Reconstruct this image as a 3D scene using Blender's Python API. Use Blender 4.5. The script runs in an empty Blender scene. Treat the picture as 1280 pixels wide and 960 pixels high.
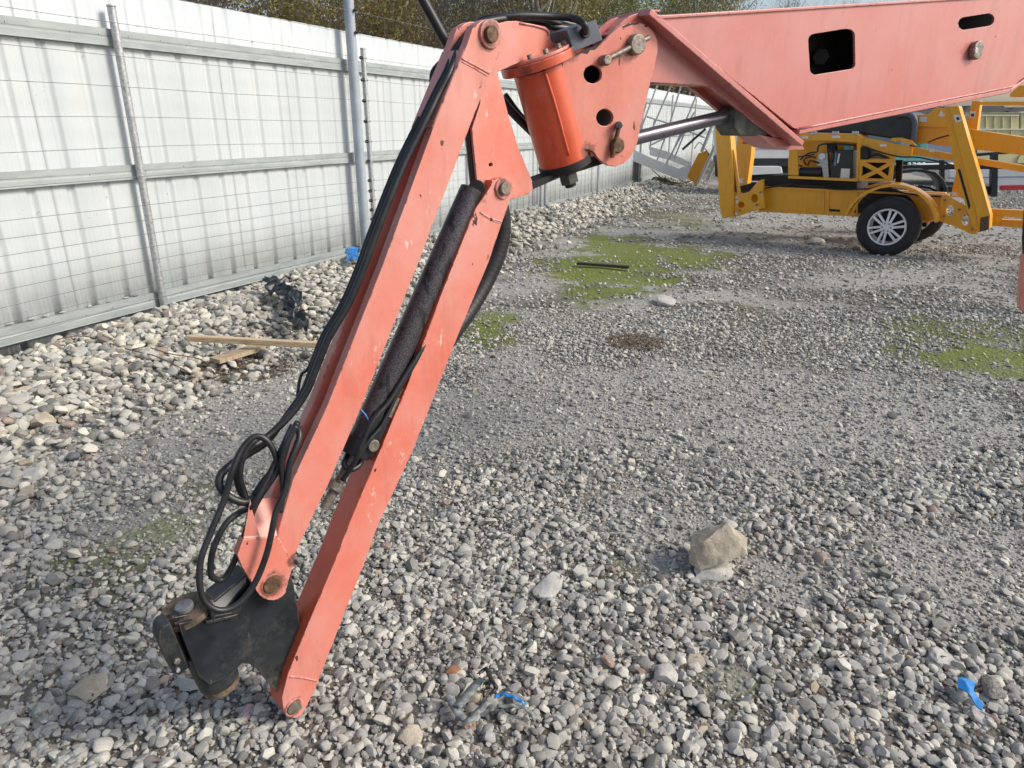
import bpy, bmesh, math, random
import numpy as np
from mathutils import Vector, Matrix, Euler
S = bpy.context.scene
C = S.collection
PI = math.pi
# ------------------------------------------------------------------ camera, sky, sun
F = 880.0                       # focal length in photo pixels (photo 1280 x 960)
PITCH = math.atan(328 / 880)
CZ = 1.55
cam_d = bpy.data.cameras.new('camera')
cam = bpy.data.objects.new('camera', cam_d)
C.objects.link(cam)
cam_d.sensor_width = 36
cam_d.lens = 36 * F / 1280
cam_d.clip_start = 0.05
cam_d.clip_end = 4000
cam.location = (0, 0, CZ)
cam.rotation_euler = (PI / 2 - PITCH, 0, 0)
S.camera = cam

SUN_EL, SUN_AZ = math.radians(36), math.radians(100)   # azimuth clockwise from +Y: from the right
w = bpy.data.worlds.new('World')
S.world = w
w.use_nodes = True
nt = w.node_tree
bg = nt.nodes['Background']
sky = nt.nodes.new('ShaderNodeTexSky')
sky.sky_type = 'NISHITA'
sky.sun_disc = False
sky.sun_elevation = SUN_EL
sky.sun_rotation = SUN_AZ
sky.air_density = 1.0
sky.dust_density = 2.5
sky.ozone_density = 1.0
hs = nt.nodes.new('ShaderNodeHueSaturation')
hs.inputs['Saturation'].default_value = 0.8
nt.links.new(sky.outputs[0], hs.inputs['Color'])
nt.links.new(hs.outputs[0], bg.inputs[0])
bg.inputs[1].default_value = 0.135
sd = bpy.data.lights.new('sun', 'SUN')
sd.energy = 2.5
sd.angle = math.radians(18)
sd.color = (1, 0.90, 0.78)
so = bpy.data.objects.new('sun', sd)
C.objects.link(so)
dv = Vector((math.sin(SUN_AZ) * math.cos(SUN_EL), math.cos(SUN_AZ) * math.cos(SUN_EL), math.sin(SUN_EL)))
so.rotation_euler = dv.to_track_quat('Z', 'Y').to_euler()
so.location = dv * 30
S.view_settings.view_transform = 'Standard'
S.view_settings.look = 'None'
S.view_settings.exposure = 0.32
S.view_settings.gamma = 1
S.render.engine = 'CYCLES'
S.cycles.max_bounces = 6

# ------------------------------------------------------------------ geometry helpers
def ray(x, y):
    a, b = x - 640, 480 - y
    return Vector((a, F * math.cos(PITCH) + b * math.sin(PITCH), b * math.cos(PITCH) - F * math.sin(PITCH)))

CAMP = Vector((0, 0, CZ))
def ground_at(x, y, z=0.0):
    r = ray(x, y)
    return CAMP + r * ((z - CZ) / r.z)

class Plane:
    """a real upright plane of the place: point o, unit normal n towards the camera side"""
    def __init__(s, o, n):
        s.o = Vector((o[0], o[1], 0)); s.n = Vector((n[0], n[1], 0)).normalized()
        s.u = Vector((-s.n.y, s.n.x, 0))
    def at(s, x, y, off=0.0):
        r = ray(x, y)
        t = ((s.o - CAMP).dot(s.n) + off) / r.dot(s.n)
        return CAMP + r * t
    def scale(s, x, y, off=0.0):          # metres per photo pixel there
        r = ray(x, y)
        t = ((s.o - CAMP).dot(s.n) + off) / r.dot(s.n)
        return t

WPOS = {}
def empty(name, loc, label, cat, group=None):
    o = bpy.data.objects.new(name, None)
    C.objects.link(o)
    o.location = loc
    o.empty_display_size = 0.1
    WPOS[o.name] = Vector(loc)
    o['label'] = label; o['category'] = cat
    if group: o['group'] = group
    return o

def tag(o, label=None, cat=None, group=None, kind=None):
    if label: o['label'] = label
    if cat: o['category'] = cat
    if group: o['group'] = group
    if kind: o['kind'] = kind
    return o

def place(name, me, mat, parent=None, origin=None):
    """mesh in world coordinates -> object whose origin is its own middle (or base)"""
    n = len(me.vertices)
    co = np.empty(n * 3); me.vertices.foreach_get('co', co); co = co.reshape(-1, 3)
    if origin is None:
        origin = (co.min(0) + co.max(0)) / 2
        if parent is None: origin[2] = co[:, 2].min()
    origin = np.array(origin, float)
    me.vertices.foreach_set('co', (co - origin).ravel())
    me.update()
    o = bpy.data.objects.new(name, me)
    C.objects.link(o)
    WPOS[o.name] = Vector(origin)
    if parent is not None:
        o.parent = parent
        o.location = Vector(origin) - WPOS[parent.name]
    else:
        o.location = origin
    if mat is not None:
        me.materials.clear(); me.materials.append(mat)
    return o

def from_bm(name, bm, mat, parent=None, bevel=0.0, smooth=False, seg=2, origin=None):
    me = bpy.data.meshes.new(name)
    bmesh.ops.recalc_face_normals(bm, faces=bm.faces)
    bm.to_mesh(me); bm.free()
    if smooth:
        me.shade_smooth()
    o = place(name, me, mat, parent, origin)
    if bevel > 0:
        m = o.modifiers.new('bevel', 'BEVEL')
        m.width = bevel; m.segments = seg; m.limit_method = 'ANGLE'; m.angle_limit = math.radians(35)
        me.shade_smooth()
        if hasattr(me, 'set_sharp_from_angle'): me.set_sharp_from_angle(angle=math.radians(40))
        m.harden_normals = True
    return o

def arc(cx, cy, r, a0, a1, n=10, ry=None):
    ry = ry or r
    return [(cx + r * math.cos(math.radians(a0 + (a1 - a0) * i / n)), cy - ry * math.sin(math.radians(a0 + (a1 - a0) * i / n))) for i in range(n + 1)]

def slab_bm(bm, pts, th, n, holes=()):
    """pts: world points of the near outline; thickness th along -n"""
    vs, es = [], []
    for loop in [pts] + list(holes):
        lv = [bm.verts.new(p) for p in loop]
        for i in range(len(lv)):
            es.append(bm.edges.new((lv[i], lv[(i + 1) % len(lv)])))
    r = bmesh.ops.triangle_fill(bm, use_beauty=True, use_dissolve=False, edges=es, normal=n)
    fs = [g for g in r['geom'] if isinstance(g, bmesh.types.BMFace)]
    ex = bmesh.ops.extrude_face_region(bm, geom=fs)
    nv = [g for g in ex['geom'] if isinstance(g, bmesh.types.BMVert)]
    bmesh.ops.translate(bm, verts=nv, vec=-n * th)

def plate(name, P, px, off, th, mat, parent=None, bevel=0.0, holes=()):
    bm = bmesh.new()
    slab_bm(bm, [P.at(x, y, off) for x, y in px], th, P.n, [[P.at(x, y, off) for x, y in h] for h in holes])
    return from_bm(name, bm, mat, parent, bevel)

def frame_for(d):
    d = d.normalized()
    a = Vector((0, 0, 1)) if abs(d.z) < 0.9 else Vector((1, 0, 0))
    u = d.cross(a).normalized()
    return u, d.cross(u).normalized()

def cyl_bm(bm, p0, p1, r0, r1=None, seg=24, cap=True):
    p0, p1 = Vector(p0), Vector(p1)
    r1 = r0 if r1 is None else r1
    u, v = frame_for(p1 - p0)
    a = [bm.verts.new(p0 + (u * math.cos(2 * PI * i / seg) + v * math.sin(2 * PI * i / seg)) * r0) for i in range(seg)]
    b = [bm.verts.new(p1 + (u * math.cos(2 * PI * i / seg) + v * math.sin(2 * PI * i / seg)) * r1) for i in range(seg)]
    for i in range(seg):
        bm.faces.new((a[i], a[(i + 1) % seg], b[(i + 1) % seg], b[i]))
    if cap:
        bm.faces.new(a[::-1]); bm.faces.new(b)

def cyl(name, p0, p1, r, mat, parent=None, r1=None, seg=24, bevel=0.0):
    bm = bmesh.new()
    cyl_bm(bm, p0, p1, r, r1, seg)
    o = from_bm(name, bm, mat, parent, bevel)
    if not bevel:
        o.data.shade_smooth(); o.data.set_sharp_from_angle(angle=math.radians(40))
    return o

def box_bm(bm, p0, p1, wid, hgt, up=Vector((0, 0, 1))):
    """bar from p0 to p1, width sideways, height along up"""
    p0, p1 = Vector(p0), Vector(p1)
    d = (p1 - p0).normalized()
    s = d.cross(up).normalized(); t = s.cross(d).normalized()
    c = []
    for p in (p0, p1):
        for a, b in ((-1, -1), (1, -1), (1, 1), (-1, 1)):
            c.append(bm.verts.new(p + s * a * wid / 2 + t * b * hgt / 2))
    for f in ((0, 1, 2, 3), (7, 6, 5, 4), (0, 4, 5, 1), (1, 5, 6, 2), (2, 6, 7, 3), (3, 7, 4, 0)):
        bm.faces.new([c[i] for i in f])

def bar(name, p0, p1, wid, hgt, mat, parent=None, bevel=0.002, up=Vector((0, 0, 1))):
    bm = bmesh.new(); box_bm(bm, p0, p1, wid, hgt, up)
    return from_bm(name, bm, mat, parent, bevel)

def smooth_path(pts, sub=6):
    out = []
    n = len(pts)
    for i in range(n - 1):
        p0 = pts[max(i - 1, 0)]; p1 = pts[i]; p2 = pts[i + 1]; p3 = pts[min(i + 2, n - 1)]
        for k in range(sub):
            t = k / sub
            out.append(0.5 * ((2 * p1) + (p2 - p0) * t + (2 * p0 - 5 * p1 + 4 * p2 - p3) * t * t + (3 * p1 - p0 - 3 * p2 + p3) * t ** 3))
    out.append(pts[-1])
    return out

def tube_bm(bm, pts, r, seg=10, closed_ends=True, rfun=None):
    rings = []
    u = None
    for i, p in enumerate(pts):
        d = (pts[min(i + 1, len(pts) - 1)] - pts[max(i - 1, 0)])
        if d.length < 1e-9: d = Vector((0, 0, 1))
        d.normalize()
        if u is None: u, v = frame_for(d)
        else:
            u = (u - d * u.dot(d)).normalized(); v = d.cross(u)
        rr = rfun(i / (len(pts) - 1)) * r if rfun else r
        rings.append([bm.verts.new(p + (u * math.cos(2 * PI * k / seg) + v * math.sin(2 * PI * k / seg)) * rr) for k in range(seg)])
    for a, b in zip(rings, rings[1:]):
        for k in range(seg):
            bm.faces.new((a[k], a[(k + 1) % seg], b[(k + 1) % seg], b[k]))
    if closed_ends:
        bm.faces.new(rings[0][::-1]); bm.faces.new(rings[-1])

def hose(name, P, pts, r, mat, parent=None, sub=6, seg=10, rfun=None):
    bm = bmesh.new()
    w_ = [P.at(*p) for p in pts]
    tube_bm(bm, smooth_path(w_, sub), r, seg, rfun=rfun)
    return from_bm(name, bm, mat, parent, smooth=True)

def np_mesh(name, verts, faces):
    me = bpy.data.meshes.new(name)
    verts = np.asarray(verts, np.float32); faces = np.asarray(faces, np.int32)
    k = faces.shape[1]
    me.vertices.add(len(verts)); me.vertices.foreach_set('co', verts.ravel())
    me.loops.add(faces.size); me.loops.foreach_set('vertex_index', faces.ravel())
    me.polygons.add(len(faces)); me.polygons.foreach_set('loop_start', np.arange(0, faces.size, k, dtype=np.int32))
    me.polygons.foreach_set('loop_total', np.full(len(faces), k, np.int32))
    me.update(calc_edges=True)
    return me

# ------------------------------------------------------------------ materials
class NT:
    def __init__(s, name):
        s.m = bpy.data.materials.new(name); s.m.use_nodes = True
        s.t = s.m.node_tree; s.b = s.t.nodes['Principled BSDF']
    def n(s, typ, **kw):
        nd = s.t.nodes.new(typ)
        for k, v in kw.items():
            if k in nd.inputs: nd.inputs[k].default_value = v
            else: setattr(nd, k, v)
        return nd
    def l(s, a, b): s.t.links.new(a, b)
    def coord(s, kind='Object'):
        return s.n('ShaderNodeTexCoord').outputs[kind]
    def pos(s):
        return s.n('ShaderNodeNewGeometry').outputs['Position']
    def noise(s, scale, detail=4, rough=0.55, vec=None, out='Fac'):
        nd = s.n('ShaderNodeTexNoise', Scale=scale, Detail=detail, Roughness=rough)
        s.l(vec if vec is not None else s.pos(), nd.inputs['Vector'])
        return nd.outputs[out]
    def ramp(s, fac, stops, interp='LINEAR'):
        nd = s.n('ShaderNodeValToRGB'); nd.color_ramp.interpolation = interp
        e = nd.color_ramp.elements
        e[0].position, e[0].color = stops[0][0], (*stops[0][1], 1)
        e[1].position, e[1].color = stops[-1][0], (*stops[-1][1], 1)
        for p, c in stops[1:-1]:
            x = e.new(p); x.color = (*c, 1)
        s.l(fac, nd.inputs['Fac'])
        return nd.outputs['Color']
    def mix(s, fac, a, b, mode='MIX'):
        nd = s.n('ShaderNodeMix'); nd.data_type = 'RGBA'; nd.blend_type = mode
        for v, i in ((fac, 0), (a, 6), (b, 7)):
            if hasattr(v, 'links'): s.l(v, nd.inputs[i])
            else: nd.inputs[i].default_value = v if i == 0 else (*v, 1)
        return nd.outputs[2]
    def math(s, op, a, b=0.0):
        nd = s.n('ShaderNodeMath'); nd.operation = op
        for v, i in ((a, 0), (b, 1)):
            if hasattr(v, 'links'): s.l(v, nd.inputs[i])
            else: nd.inputs[i].default_value = v
        return nd.outputs[0]
    def maprange(s, v, a, b, c=0, d=1):
        nd = s.n('ShaderNodeMapRange')
        s.l(v, nd.inputs[0])
        for i, x in enumerate((a, b, c, d)): nd.inputs[i + 1].default_value = x
        return nd.outputs[0]
    def stretch(s, vec, sc):
        nd = s.n('ShaderNodeMapping'); nd.inputs['Scale'].default_value = sc
        s.l(vec, nd.inputs['Vector']); return nd.outputs[0]
    def bump(s, h, strength=0.3, dist=0.005):
        nd = s.n('ShaderNodeBump', Strength=strength, Distance=dist)
        s.l(h, nd.inputs['Height']); s.l(nd.outputs[0], s.b.inputs['Normal'])
    def done(s, color=None, rough=0.5, metal=0.0, spec=None, coat=None):
        if color is not None:
            if hasattr(color, 'links'): s.l(color, s.b.inputs['Base Color'])
            else: s.b.inputs['Base Color'].default_value = (*color, 1)
        if hasattr(rough, 'links'): s.l(rough, s.b.inputs['Roughness'])
        else: s.b.inputs['Roughness'].default_value = rough
        s.b.inputs['Metallic'].default_value = metal
        if spec is not None: s.b.inputs['Specular IOR Level'].default_value = spec
        if coat: s.b.inputs['Coat Weight'].default_value = coat; s.b.inputs['Coat Roughness'].default_value = 0.25
        return s.m

GREASE = []      # world points of the pins, where grease and rust gather on the paint
def paint(name, base, faded, chip=(0.06, 0.02, 0.015), wear=0.5, rough=0.38, scratch=True, grease=None):
    t = NT(name)
    big = t.noise(2.6, 7, 0.68)
    c = t.mix(t.maprange(big, 0.38, 0.62), base, faded)
    fine = t.noise(45, 4, 0.7)
    c = t.mix(t.maprange(fine, 0.35, 0.75, 0, 0.22), c, tuple(min(1, x * 1.25 + 0.04) for x in base))
    # worn edges: chalky and chipped where the metal turns a corner
    bv = t.n('ShaderNodeBevel', samples=4, Radius=0.006)
    dt = t.n('ShaderNodeVectorMath', operation='DOT_PRODUCT')
    t.l(bv.outputs[0], dt.inputs[0]); t.l(t.n('ShaderNodeNewGeometry').outputs['Normal'], dt.inputs[1])
    edge = t.maprange(dt.outputs['Value'], 0.985, 0.90)
    c = t.mix(t.math('MULTIPLY', edge, t.maprange(t.noise(22, 4, 0.6), 0.40, 0.55, 0, 0.65)), c, tuple(min(1, x * 0.6 + 0.30) for x in base))
    ech = t.math('MULTIPLY', edge, t.maprange(t.noise(60, 3, 0.6, t.stretch(t.pos(), (1, 1, .6))), 0.555, 0.585))
    c = t.mix(ech, c, chip)
    # dark chips
    chips = t.noise(34, 3, 0.5, t.stretch(t.pos(), (1, 1, 0.6)))
    cm = t.maprange(chips, 0.725 - 0.02 * wear, 0.74 - 0.02 * wear)
    zone = t.maprange(t.noise(6, 2), 0.48, 0.52)
    cm = t.math('MULTIPLY', cm, zone)
    c = t.mix(cm, c, chip)
    if scratch:
        sc = t.noise(48, 5, 0.75, t.stretch(t.pos(), (1.0, 1.0, 0.5)))
        sm = t.math('MULTIPLY', t.maprange(sc, 0.612, 0.66, 0, .8), t.maprange(t.noise(4.3, 2, 0.5), 0.50, 0.60))
        c = t.mix(sm, c, (0.76, 0.60, 0.55))
    # soft scuffs
    sf = t.math('MULTIPLY', t.maprange(t.noise(11, 7, 0.75, t.stretch(t.pos(), (1.6, 1.6, .6))), 0.54, 0.66, 0, .5), t.maprange(t.noise(2.1, 2), .45, .6))
    c = t.mix(sf, c, tuple(min(1, x * 0.75 + 0.16) for x in base))
    if grease:
        gm_ = None
        for gp_ in grease:
            vd = t.n('ShaderNodeVectorMath', operation='DISTANCE'); t.l(t.pos(), vd.inputs[0]); vd.inputs[1].default_value = gp_[0]
            k = t.maprange(vd.outputs['Value'], gp_[1], gp_[1] * .35)
            gm_ = k if gm_ is None else t.math('MAXIMUM', gm_, k)
        gn = t.maprange(t.math('ADD', gm_, t.maprange(t.noise(38, 6, 0.75), .3, .7, -.55, .35)), .45, .85, 0, .8)
        c = t.mix(gn, c, (0.10, 0.045, 0.03))
    # grime runs
    gr = t.noise(14, 5, 0.65, t.stretch(t.pos(), (1, 1, 0.15)))
    c = t.mix(t.maprange(gr, 0.5, 0.75, 0, 0.32), c, tuple(x * 0.5 for x in base), 'MIX')
    t.bump(t.noise(160, 3, 0.6), 0.06, 0.002)
    return t.done(c, t.maprange(fine, 0.3, 0.7, rough - 0.06, rough + 0.14), spec=0.5, coat=0.3)

M = {}
_jn = (math.sin(math.radians(42)), -math.cos(math.radians(42))); _J = Plane(ground_at(367.5, 884, .06), _jn)
_W = _J.at(690, 140, -.045); _B = Plane(_W, (math.sin(math.radians(30)), -math.cos(math.radians(30))))
GREASE = [(tuple(_J.at(x, y, 0)), r) for x, y, r in ((611.5, 43, .055), (339.6, 730, .062), (628.4, 235, .050), (367.5, 884, .045), (366, 700, .03), (598, 240, .05))] + \
         [(tuple(_B.at(x, y, .07)), r) for x, y, r in ((792, 56, .055), (769, 182, .048), (735, 190, .05), (715, 66, .05), (655, 92, .04))]
M['red'] = paint('faded_red_paint', (0.66, 0.185, 0.130), (0.66, 0.30, 0.26), wear=1.2, grease=GREASE)
M['pink'] = paint('chalky_red_paint', (0.55, 0.155, 0.135), (0.56, 0.215, 0.20), wear=0.3, scratch=False)
M['orange_red'] = paint('deep_red_and_shaded_paint', (0.64, 0.085, 0.028), (0.66, 0.13, 0.06), wear=0.8, scratch=False, grease=GREASE)
M['yellow'] = paint('yellow_paint', (0.84, 0.36, 0.006), (0.82, 0.38, 0.012), chip=(0.12, 0.05, 0.02), wear=0.3, rough=0.33, scratch=False)

def simple(name, col, rough=0.5, metal=0.0, var=0.35, scale=20, bump=0.1, bscale=80, col2=None, spec=None):
    t = NT(name)
    a = tuple(x * (1 - var) for x in col); b = col2 or tuple(min(1, x * (1 + var)) for x in col)
    c = t.mix(t.maprange(t.noise(scale, 5, 0.65), 0.3, 0.7), a, b)
    if bump: t.bump(t.noise(bscale, 4, 0.6), bump, 0.004)
    return t.done(c, rough, metal, spec)
M['rubber'] = simple('black_rubber_hose', (0.018, 0.019, 0.022), 0.42, var=0.5)
M['black_steel'] = simple('black_painted_steel', (0.012, 0.016, 0.020), 0.38, var=0.4, scale=7, bump=0.08, col2=(0.028, 0.033, 0.038))
def mount_mat():
    t = NT('scraped_black_steel')
    c = t.mix(t.maprange(t.noise(6, 6, .7), .35, .65), (.009, .012, .016), (.022, .028, .034))
    c = t.mix(t.maprange(t.noise(10, 7, .75), .52, .72, 0, .45), c, (.13, .125, .11))
    sc = t.maprange(t.noise(90, 3, .6, t.stretch(t.pos(), (1, 1, .08))), .66, .69, 0, .6)
    c = t.mix(t.math('MULTIPLY', sc, t.maprange(t.noise(7, 2), .5, .6)), c, (.25, .26, .27))
    bv = t.n('ShaderNodeBevel', samples=4, Radius=0.005)
    dt = t.n('ShaderNodeVectorMath', operation='DOT_PRODUCT')
    t.l(bv.outputs[0], dt.inputs[0]); t.l(t.n('ShaderNodeNewGeometry').outputs['Normal'], dt.inputs[1])
    c = t.mix(t.math('MULTIPLY', t.maprange(dt.outputs['Value'], .985, .9), t.maprange(t.noise(30, 4), .42, .56)), c, (.17, .13, .10))
    sx = t.n('ShaderNodeSeparateXYZ'); t.l(t.pos(), sx.inputs[0])
    mud = t.math('MULTIPLY', t.maprange(sx.outputs['Z'], .22, .10), t.maprange(t.noise(25, 5, .7), .4, .62, 0, .75))
    c = t.mix(mud, c, (.23, .20, .155))
    t.bump(t.noise(120, 4, .6), .12, .003)
    return t.done(c, t.maprange(t.noise(12, 4), .3, .7, .3, .6))
M['dark_void'] = simple('greasy_steel_and_shade', (0.012, 0.009, 0.008), 0.6, var=0.4)  # also used for dark plates that paint in shade behind openings
M['rust'] = simple('rusty_pin_steel', (0.10, 0.055, 0.03), 0.65, 0.3, var=0.6, scale=60, bump=0.5, bscale=200, col2=(0.22, 0.13, 0.075))
M['rust_disc'] = simple('rusted_disc_steel', (0.12, 0.075, 0.045), 0.8, 0.1, var=0.5, scale=40, bump=0.5, bscale=150, col2=(0.25, 0.19, 0.13))
M['worn_steel'] = simple('worn_grey_steel', (0.20, 0.19, 0.175), 0.5, 0.55, var=0.45, scale=70, bump=0.4, bscale=200, col2=(0.36, 0.32, 0.27))
M['chrome'] = simple('dull_chromed_rod', (0.15, 0.145, 0.175), 0.32, 0.6, var=0.15, scale=30, bump=0.0)
M['olive'] = simple('olive_grey_casting', (0.10, 0.105, 0.085), 0.7, var=0.5, scale=30)
M['grey_block'] = simple('dark_grey_block', (0.085, 0.10, 0.135), 0.5, var=0.15)
M['galv'] = simple('galvanised_pipe', (0.42, 0.44, 0.45), 0.48, 0.55, var=0.3, scale=45, bump=0.1, col2=(0.62, 0.64, 0.66))
M['grey_pole'] = simple('grey_painted_pole', (0.36, 0.41, 0.47), 0.55, 0.1, var=0.12, scale=6, bump=0.05)
M['wire'] = simple('thin_fence_wire', (0.20, 0.21, 0.21), 0.5, 0.4, var=0.2, bump=0)
M['insul'] = simple('black_insulator', (0.03, 0.03, 0.032), 0.4, var=0.2, bump=0)
M['tyre'] = simple('tyre_rubber', (0.022, 0.022, 0.024), 0.75, var=0.35, scale=10, bump=0.2)
M['alloy'] = simple('alloy_rim', (0.80, 0.80, 0.81), 0.35, 0.15, var=0.1, bump=0)
M['white_paint'] = simple('white_panel_paint', (0.68, 0.69, 0.70), 0.5, var=0.08, scale=4, bump=0.03)
M['plain_grey'] = simple('pale_grey_plastic', (0.45, 0.47, 0.48), 0.6, var=0.1, scale=4, bump=0.03)
M['teal'] = simple('turquoise_paint', (0.10, 0.36, 0.34), 0.5, var=0.25)
M['tan'] = simple('pale_yellow_container_paint', (0.60, 0.56, 0.31), 0.6, var=0.15, scale=2)
M['redtape'] = simple('red_strip_paint', (0.50, 0.03, 0.04), 0.4, var=0.2)
M['blue_grey'] = simple('blue_grey_panel', (0.20, 0.27, 0.36), 0.6, var=0.15)
M['roof'] = simple('dark_roof_shingle', (0.15, 0.14, 0.14), 0.8, var=0.3)
M['window'] = simple('window_glass', (0.05, 0.08, 0.13), 0.15, var=0.2)
M['sticker'] = simple('white_sticker', (0.75, 0.74, 0.72), 0.5, var=0.08, bump=0)
M['ink'] = simple('black_print', (0.03, 0.03, 0.03), 0.5, var=0.1, bump=0)
M['blue_plastic'] = simple('blue_plastic_film', (0.02, 0.20, 0.55), 0.35, var=0.4, scale=50)
M['blue_tie'] = simple('pale_blue_zip_tie', (0.12, 0.22, 0.60), 0.35, var=0.1, bump=0)
M['grey_strap'] = simple('dirty_grey_fabric_strap', (0.19, 0.22, 0.22), 0.85, var=0.5, scale=80)
M['black_bag'] = simple('black_plastic_bag', (0.006, 0.010, 0.017), 0.33, var=0.4, bump=0.6, bscale=60)
M['sponge'] = simple('charred_cinder', (0.03, 0.03, 0.032), 0.9, var=0.5, scale=150, bump=1.0, bscale=260, col2=(0.42, 0.40, 0.38))

def wood(name, a, b):
    t = NT(name)
    n = t.noise(28, 5, 0.6, t.stretch(t.coord(), (0.25, 3, 3)))
    c = t.ramp(n, [(0.3, a), (0.5, b), (0.7, tuple(x * 1.15 for x in b))])
    t.bump(n, 0.4, 0.003)
    return t.done(c, 0.8)
M['timber'] = wood('fresh_timber', (0.30, 0.20, 0.11), (0.52, 0.40, 0.26))
M['old_wood'] = wood('weathered_timber', (0.16, 0.11, 0.06), (0.40, 0.32, 0.22))
M['dark_wood'] = wood('dark_wet_timber', (0.015, 0.013, 0.012), (0.055, 0.047, 0.04))

def speckled_barrel():
    t = NT('gritty_black_cylinder_paint')
    n = t.noise(330, 2, 0.6)
    peel = t.maprange(t.noise(28, 4, 0.6, t.stretch(t.pos(), (1, 1, 0.4))), 0.55, 0.58)
    c = t.mix(t.maprange(n, 0.42, 0.62), (0.016, 0.014, 0.018), (0.085, 0.078, 0.092))
    c = t.mix(peel, c, (0.012, 0.012, 0.014))
    t.bump(n, 0.25, 0.002)
    return t.done(c, 0.42)
M['barrel'] = speckled_barrel()

def sheet_mat():
    t = NT('white_corrugated_sheet')
    st = t.noise(5, 4, 0.5, t.stretch(t.pos(), (1, 1, 0.12)))
    c = t.ramp(st, [(0.3, (0.49, 0.54, 0.56)), (0.5, (0.53, 0.58, 0.60)), (0.75, (0.56, 0.605, 0.615))])
    dirt = t.maprange(t.noise(3.2, 6, 0.7), 0.5, 0.72, 0, 0.3)
    c = t.mix(dirt, c, (0.50, 0.53, 0.50))
    sp = t.math('MULTIPLY', t.maprange(t.noise(55, 3, 0.6), 0.67, 0.70), t.maprange(t.noise(1.3, 2), 0.56, 0.64))
    c = t.mix(sp, c, (0.24, 0.25, 0.24))
    sx = t.n('ShaderNodeSeparateXYZ'); t.l(t.pos(), sx.inputs[0])
    mud = t.math('MULTIPLY', t.maprange(sx.outputs['Z'], 0.55, 0.02), t.maprange(t.noise(9, 6, 0.7), 0.35, 0.7, 0, 0.7))
    c = t.mix(mud, c, (0.34, 0.34, 0.30))
    t.bump(t.noise(3.5, 4, 0.5), 0.22, 0.03)
    return t.done(c, 0.45)
M['sheet'] = sheet_mat()
def rail_mat():
    t = NT('pale_green_grey_rail')
    st = t.noise(12, 5, 0.65, t.stretch(t.pos(), (0.3, 0.3, 1.5)))
    c = t.ramp(st, [(0.3, (0.26, 0.30, 0.305)), (0.55, (0.35, 0.395, 0.395)), (0.8, (0.41, 0.445, 0.435))])
    c = t.mix(t.maprange(t.noise(70, 3), 0.68, 0.71), c, (0.22, 0.20, 0.16))
    return t.done(c, 0.5)
M['rail'] = rail_mat()

def stone_mat(name, warm=0.0, dark=1.0):
    t = NT(name)
    rnd = t.n('ShaderNodeObjectInfo').outputs['Random']
    base = t.ramp(rnd, [(0.0, (0.12 * dark, 0.118 * dark, 0.11 * dark)), (0.16, (0.28 * dark, 0.278 * dark, 0.26 * dark)),
                        (0.40, ((0.45 + warm) * dark, (0.443 + warm * .7) * dark, 0.40 * dark)), (0.58, (0.38 * dark, 0.39 * dark, 0.385 * dark)),
                        (0.78, ((0.55 + warm) * dark, (0.542 + warm * .7) * dark, 0.48 * dark)), (0.965, ((0.70 + warm) * dark, (0.68 + warm * .6) * dark, 0.60 * dark)),
                        (0.975, (0.46 * dark, 0.38 * dark, 0.27 * dark)), (0.99, (0.30, 0.19, 0.14)), (1.0, (0.10, 0.105, 0.12))])
    n = t.noise(55, 5, 0.7)
    c = t.mix(t.maprange(n, 0.3, 0.7, 0, 1), base, t.mix(0.35, base, (0.25, 0.245, 0.225)), 'MIX')
    c = t.mix(t.maprange(t.noise(300, 3, 0.7), 0.55, 0.75, 0, 0.5), c, (0.16, 0.15, 0.14))
    c = t.mix(t.maprange(t.noise(120, 2, 0.6), 0.6, 0.75, 0, 0.5), c, (0.60, 0.59, 0.56))
    reg = t.maprange(t.noise(1.1, 4, 0.6), .38, .68, 0, .36)
    c = t.mix(reg, c, (0.31, 0.305, 0.28), 'MIX')
    t.bump(t.noise(140, 5, 0.75), 0.6, 0.004)
    return t.done(c, 0.88, spec=0.25)
M['stone'] = stone_mat('pale_limestone_gravel')
M['cobble'] = stone_mat('cream_broken_limestone', warm=0.045, dark=1.08)
def one_stone(name, col, c2):
    t = NT(name)
    c = t.mix(t.maprange(t.noise(14, 6, 0.7), 0.35, 0.65), col, c2)
    c = t.mix(t.maprange(t.noise(120, 3, 0.7), 0.55, 0.72, 0, 0.5), c, tuple(x * 0.5 for x in col))
    t.bump(t.noise(60, 6, 0.75), 0.7, 0.008)
    return t.done(c, 0.9, spec=0.25)
M['tan_rock'] = one_stone('tan_limestone', (0.37, 0.33, 0.26), (0.50, 0.45, 0.36))
M['white_rock'] = one_stone('white_grey_limestone', (0.42, 0.42, 0.40), (0.58, 0.57, 0.53))
M['grey_rock'] = one_stone('grey_slate_rock', (0.13, 0.14, 0.16), (0.21, 0.22, 0.25))
M['pink_rock'] = one_stone('pink_pebble', (0.50, 0.30, 0.32), (0.62, 0.42, 0.42))
M['orange_rock'] = one_stone('orange_brick_pebble', (0.34, 0.14, 0.07), (0.45, 0.24, 0.14))
M['leaf_litter'] = simple('brown_litter', (0.15, 0.105, 0.07), 0.9, var=0.6, scale=200, bump=0.8, bscale=200)
M['soil'] = None

def rpx(x, y): # world xy of a photo pixel on flat ground
    g = ground_at(x, y); return g.x, g.y

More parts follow.
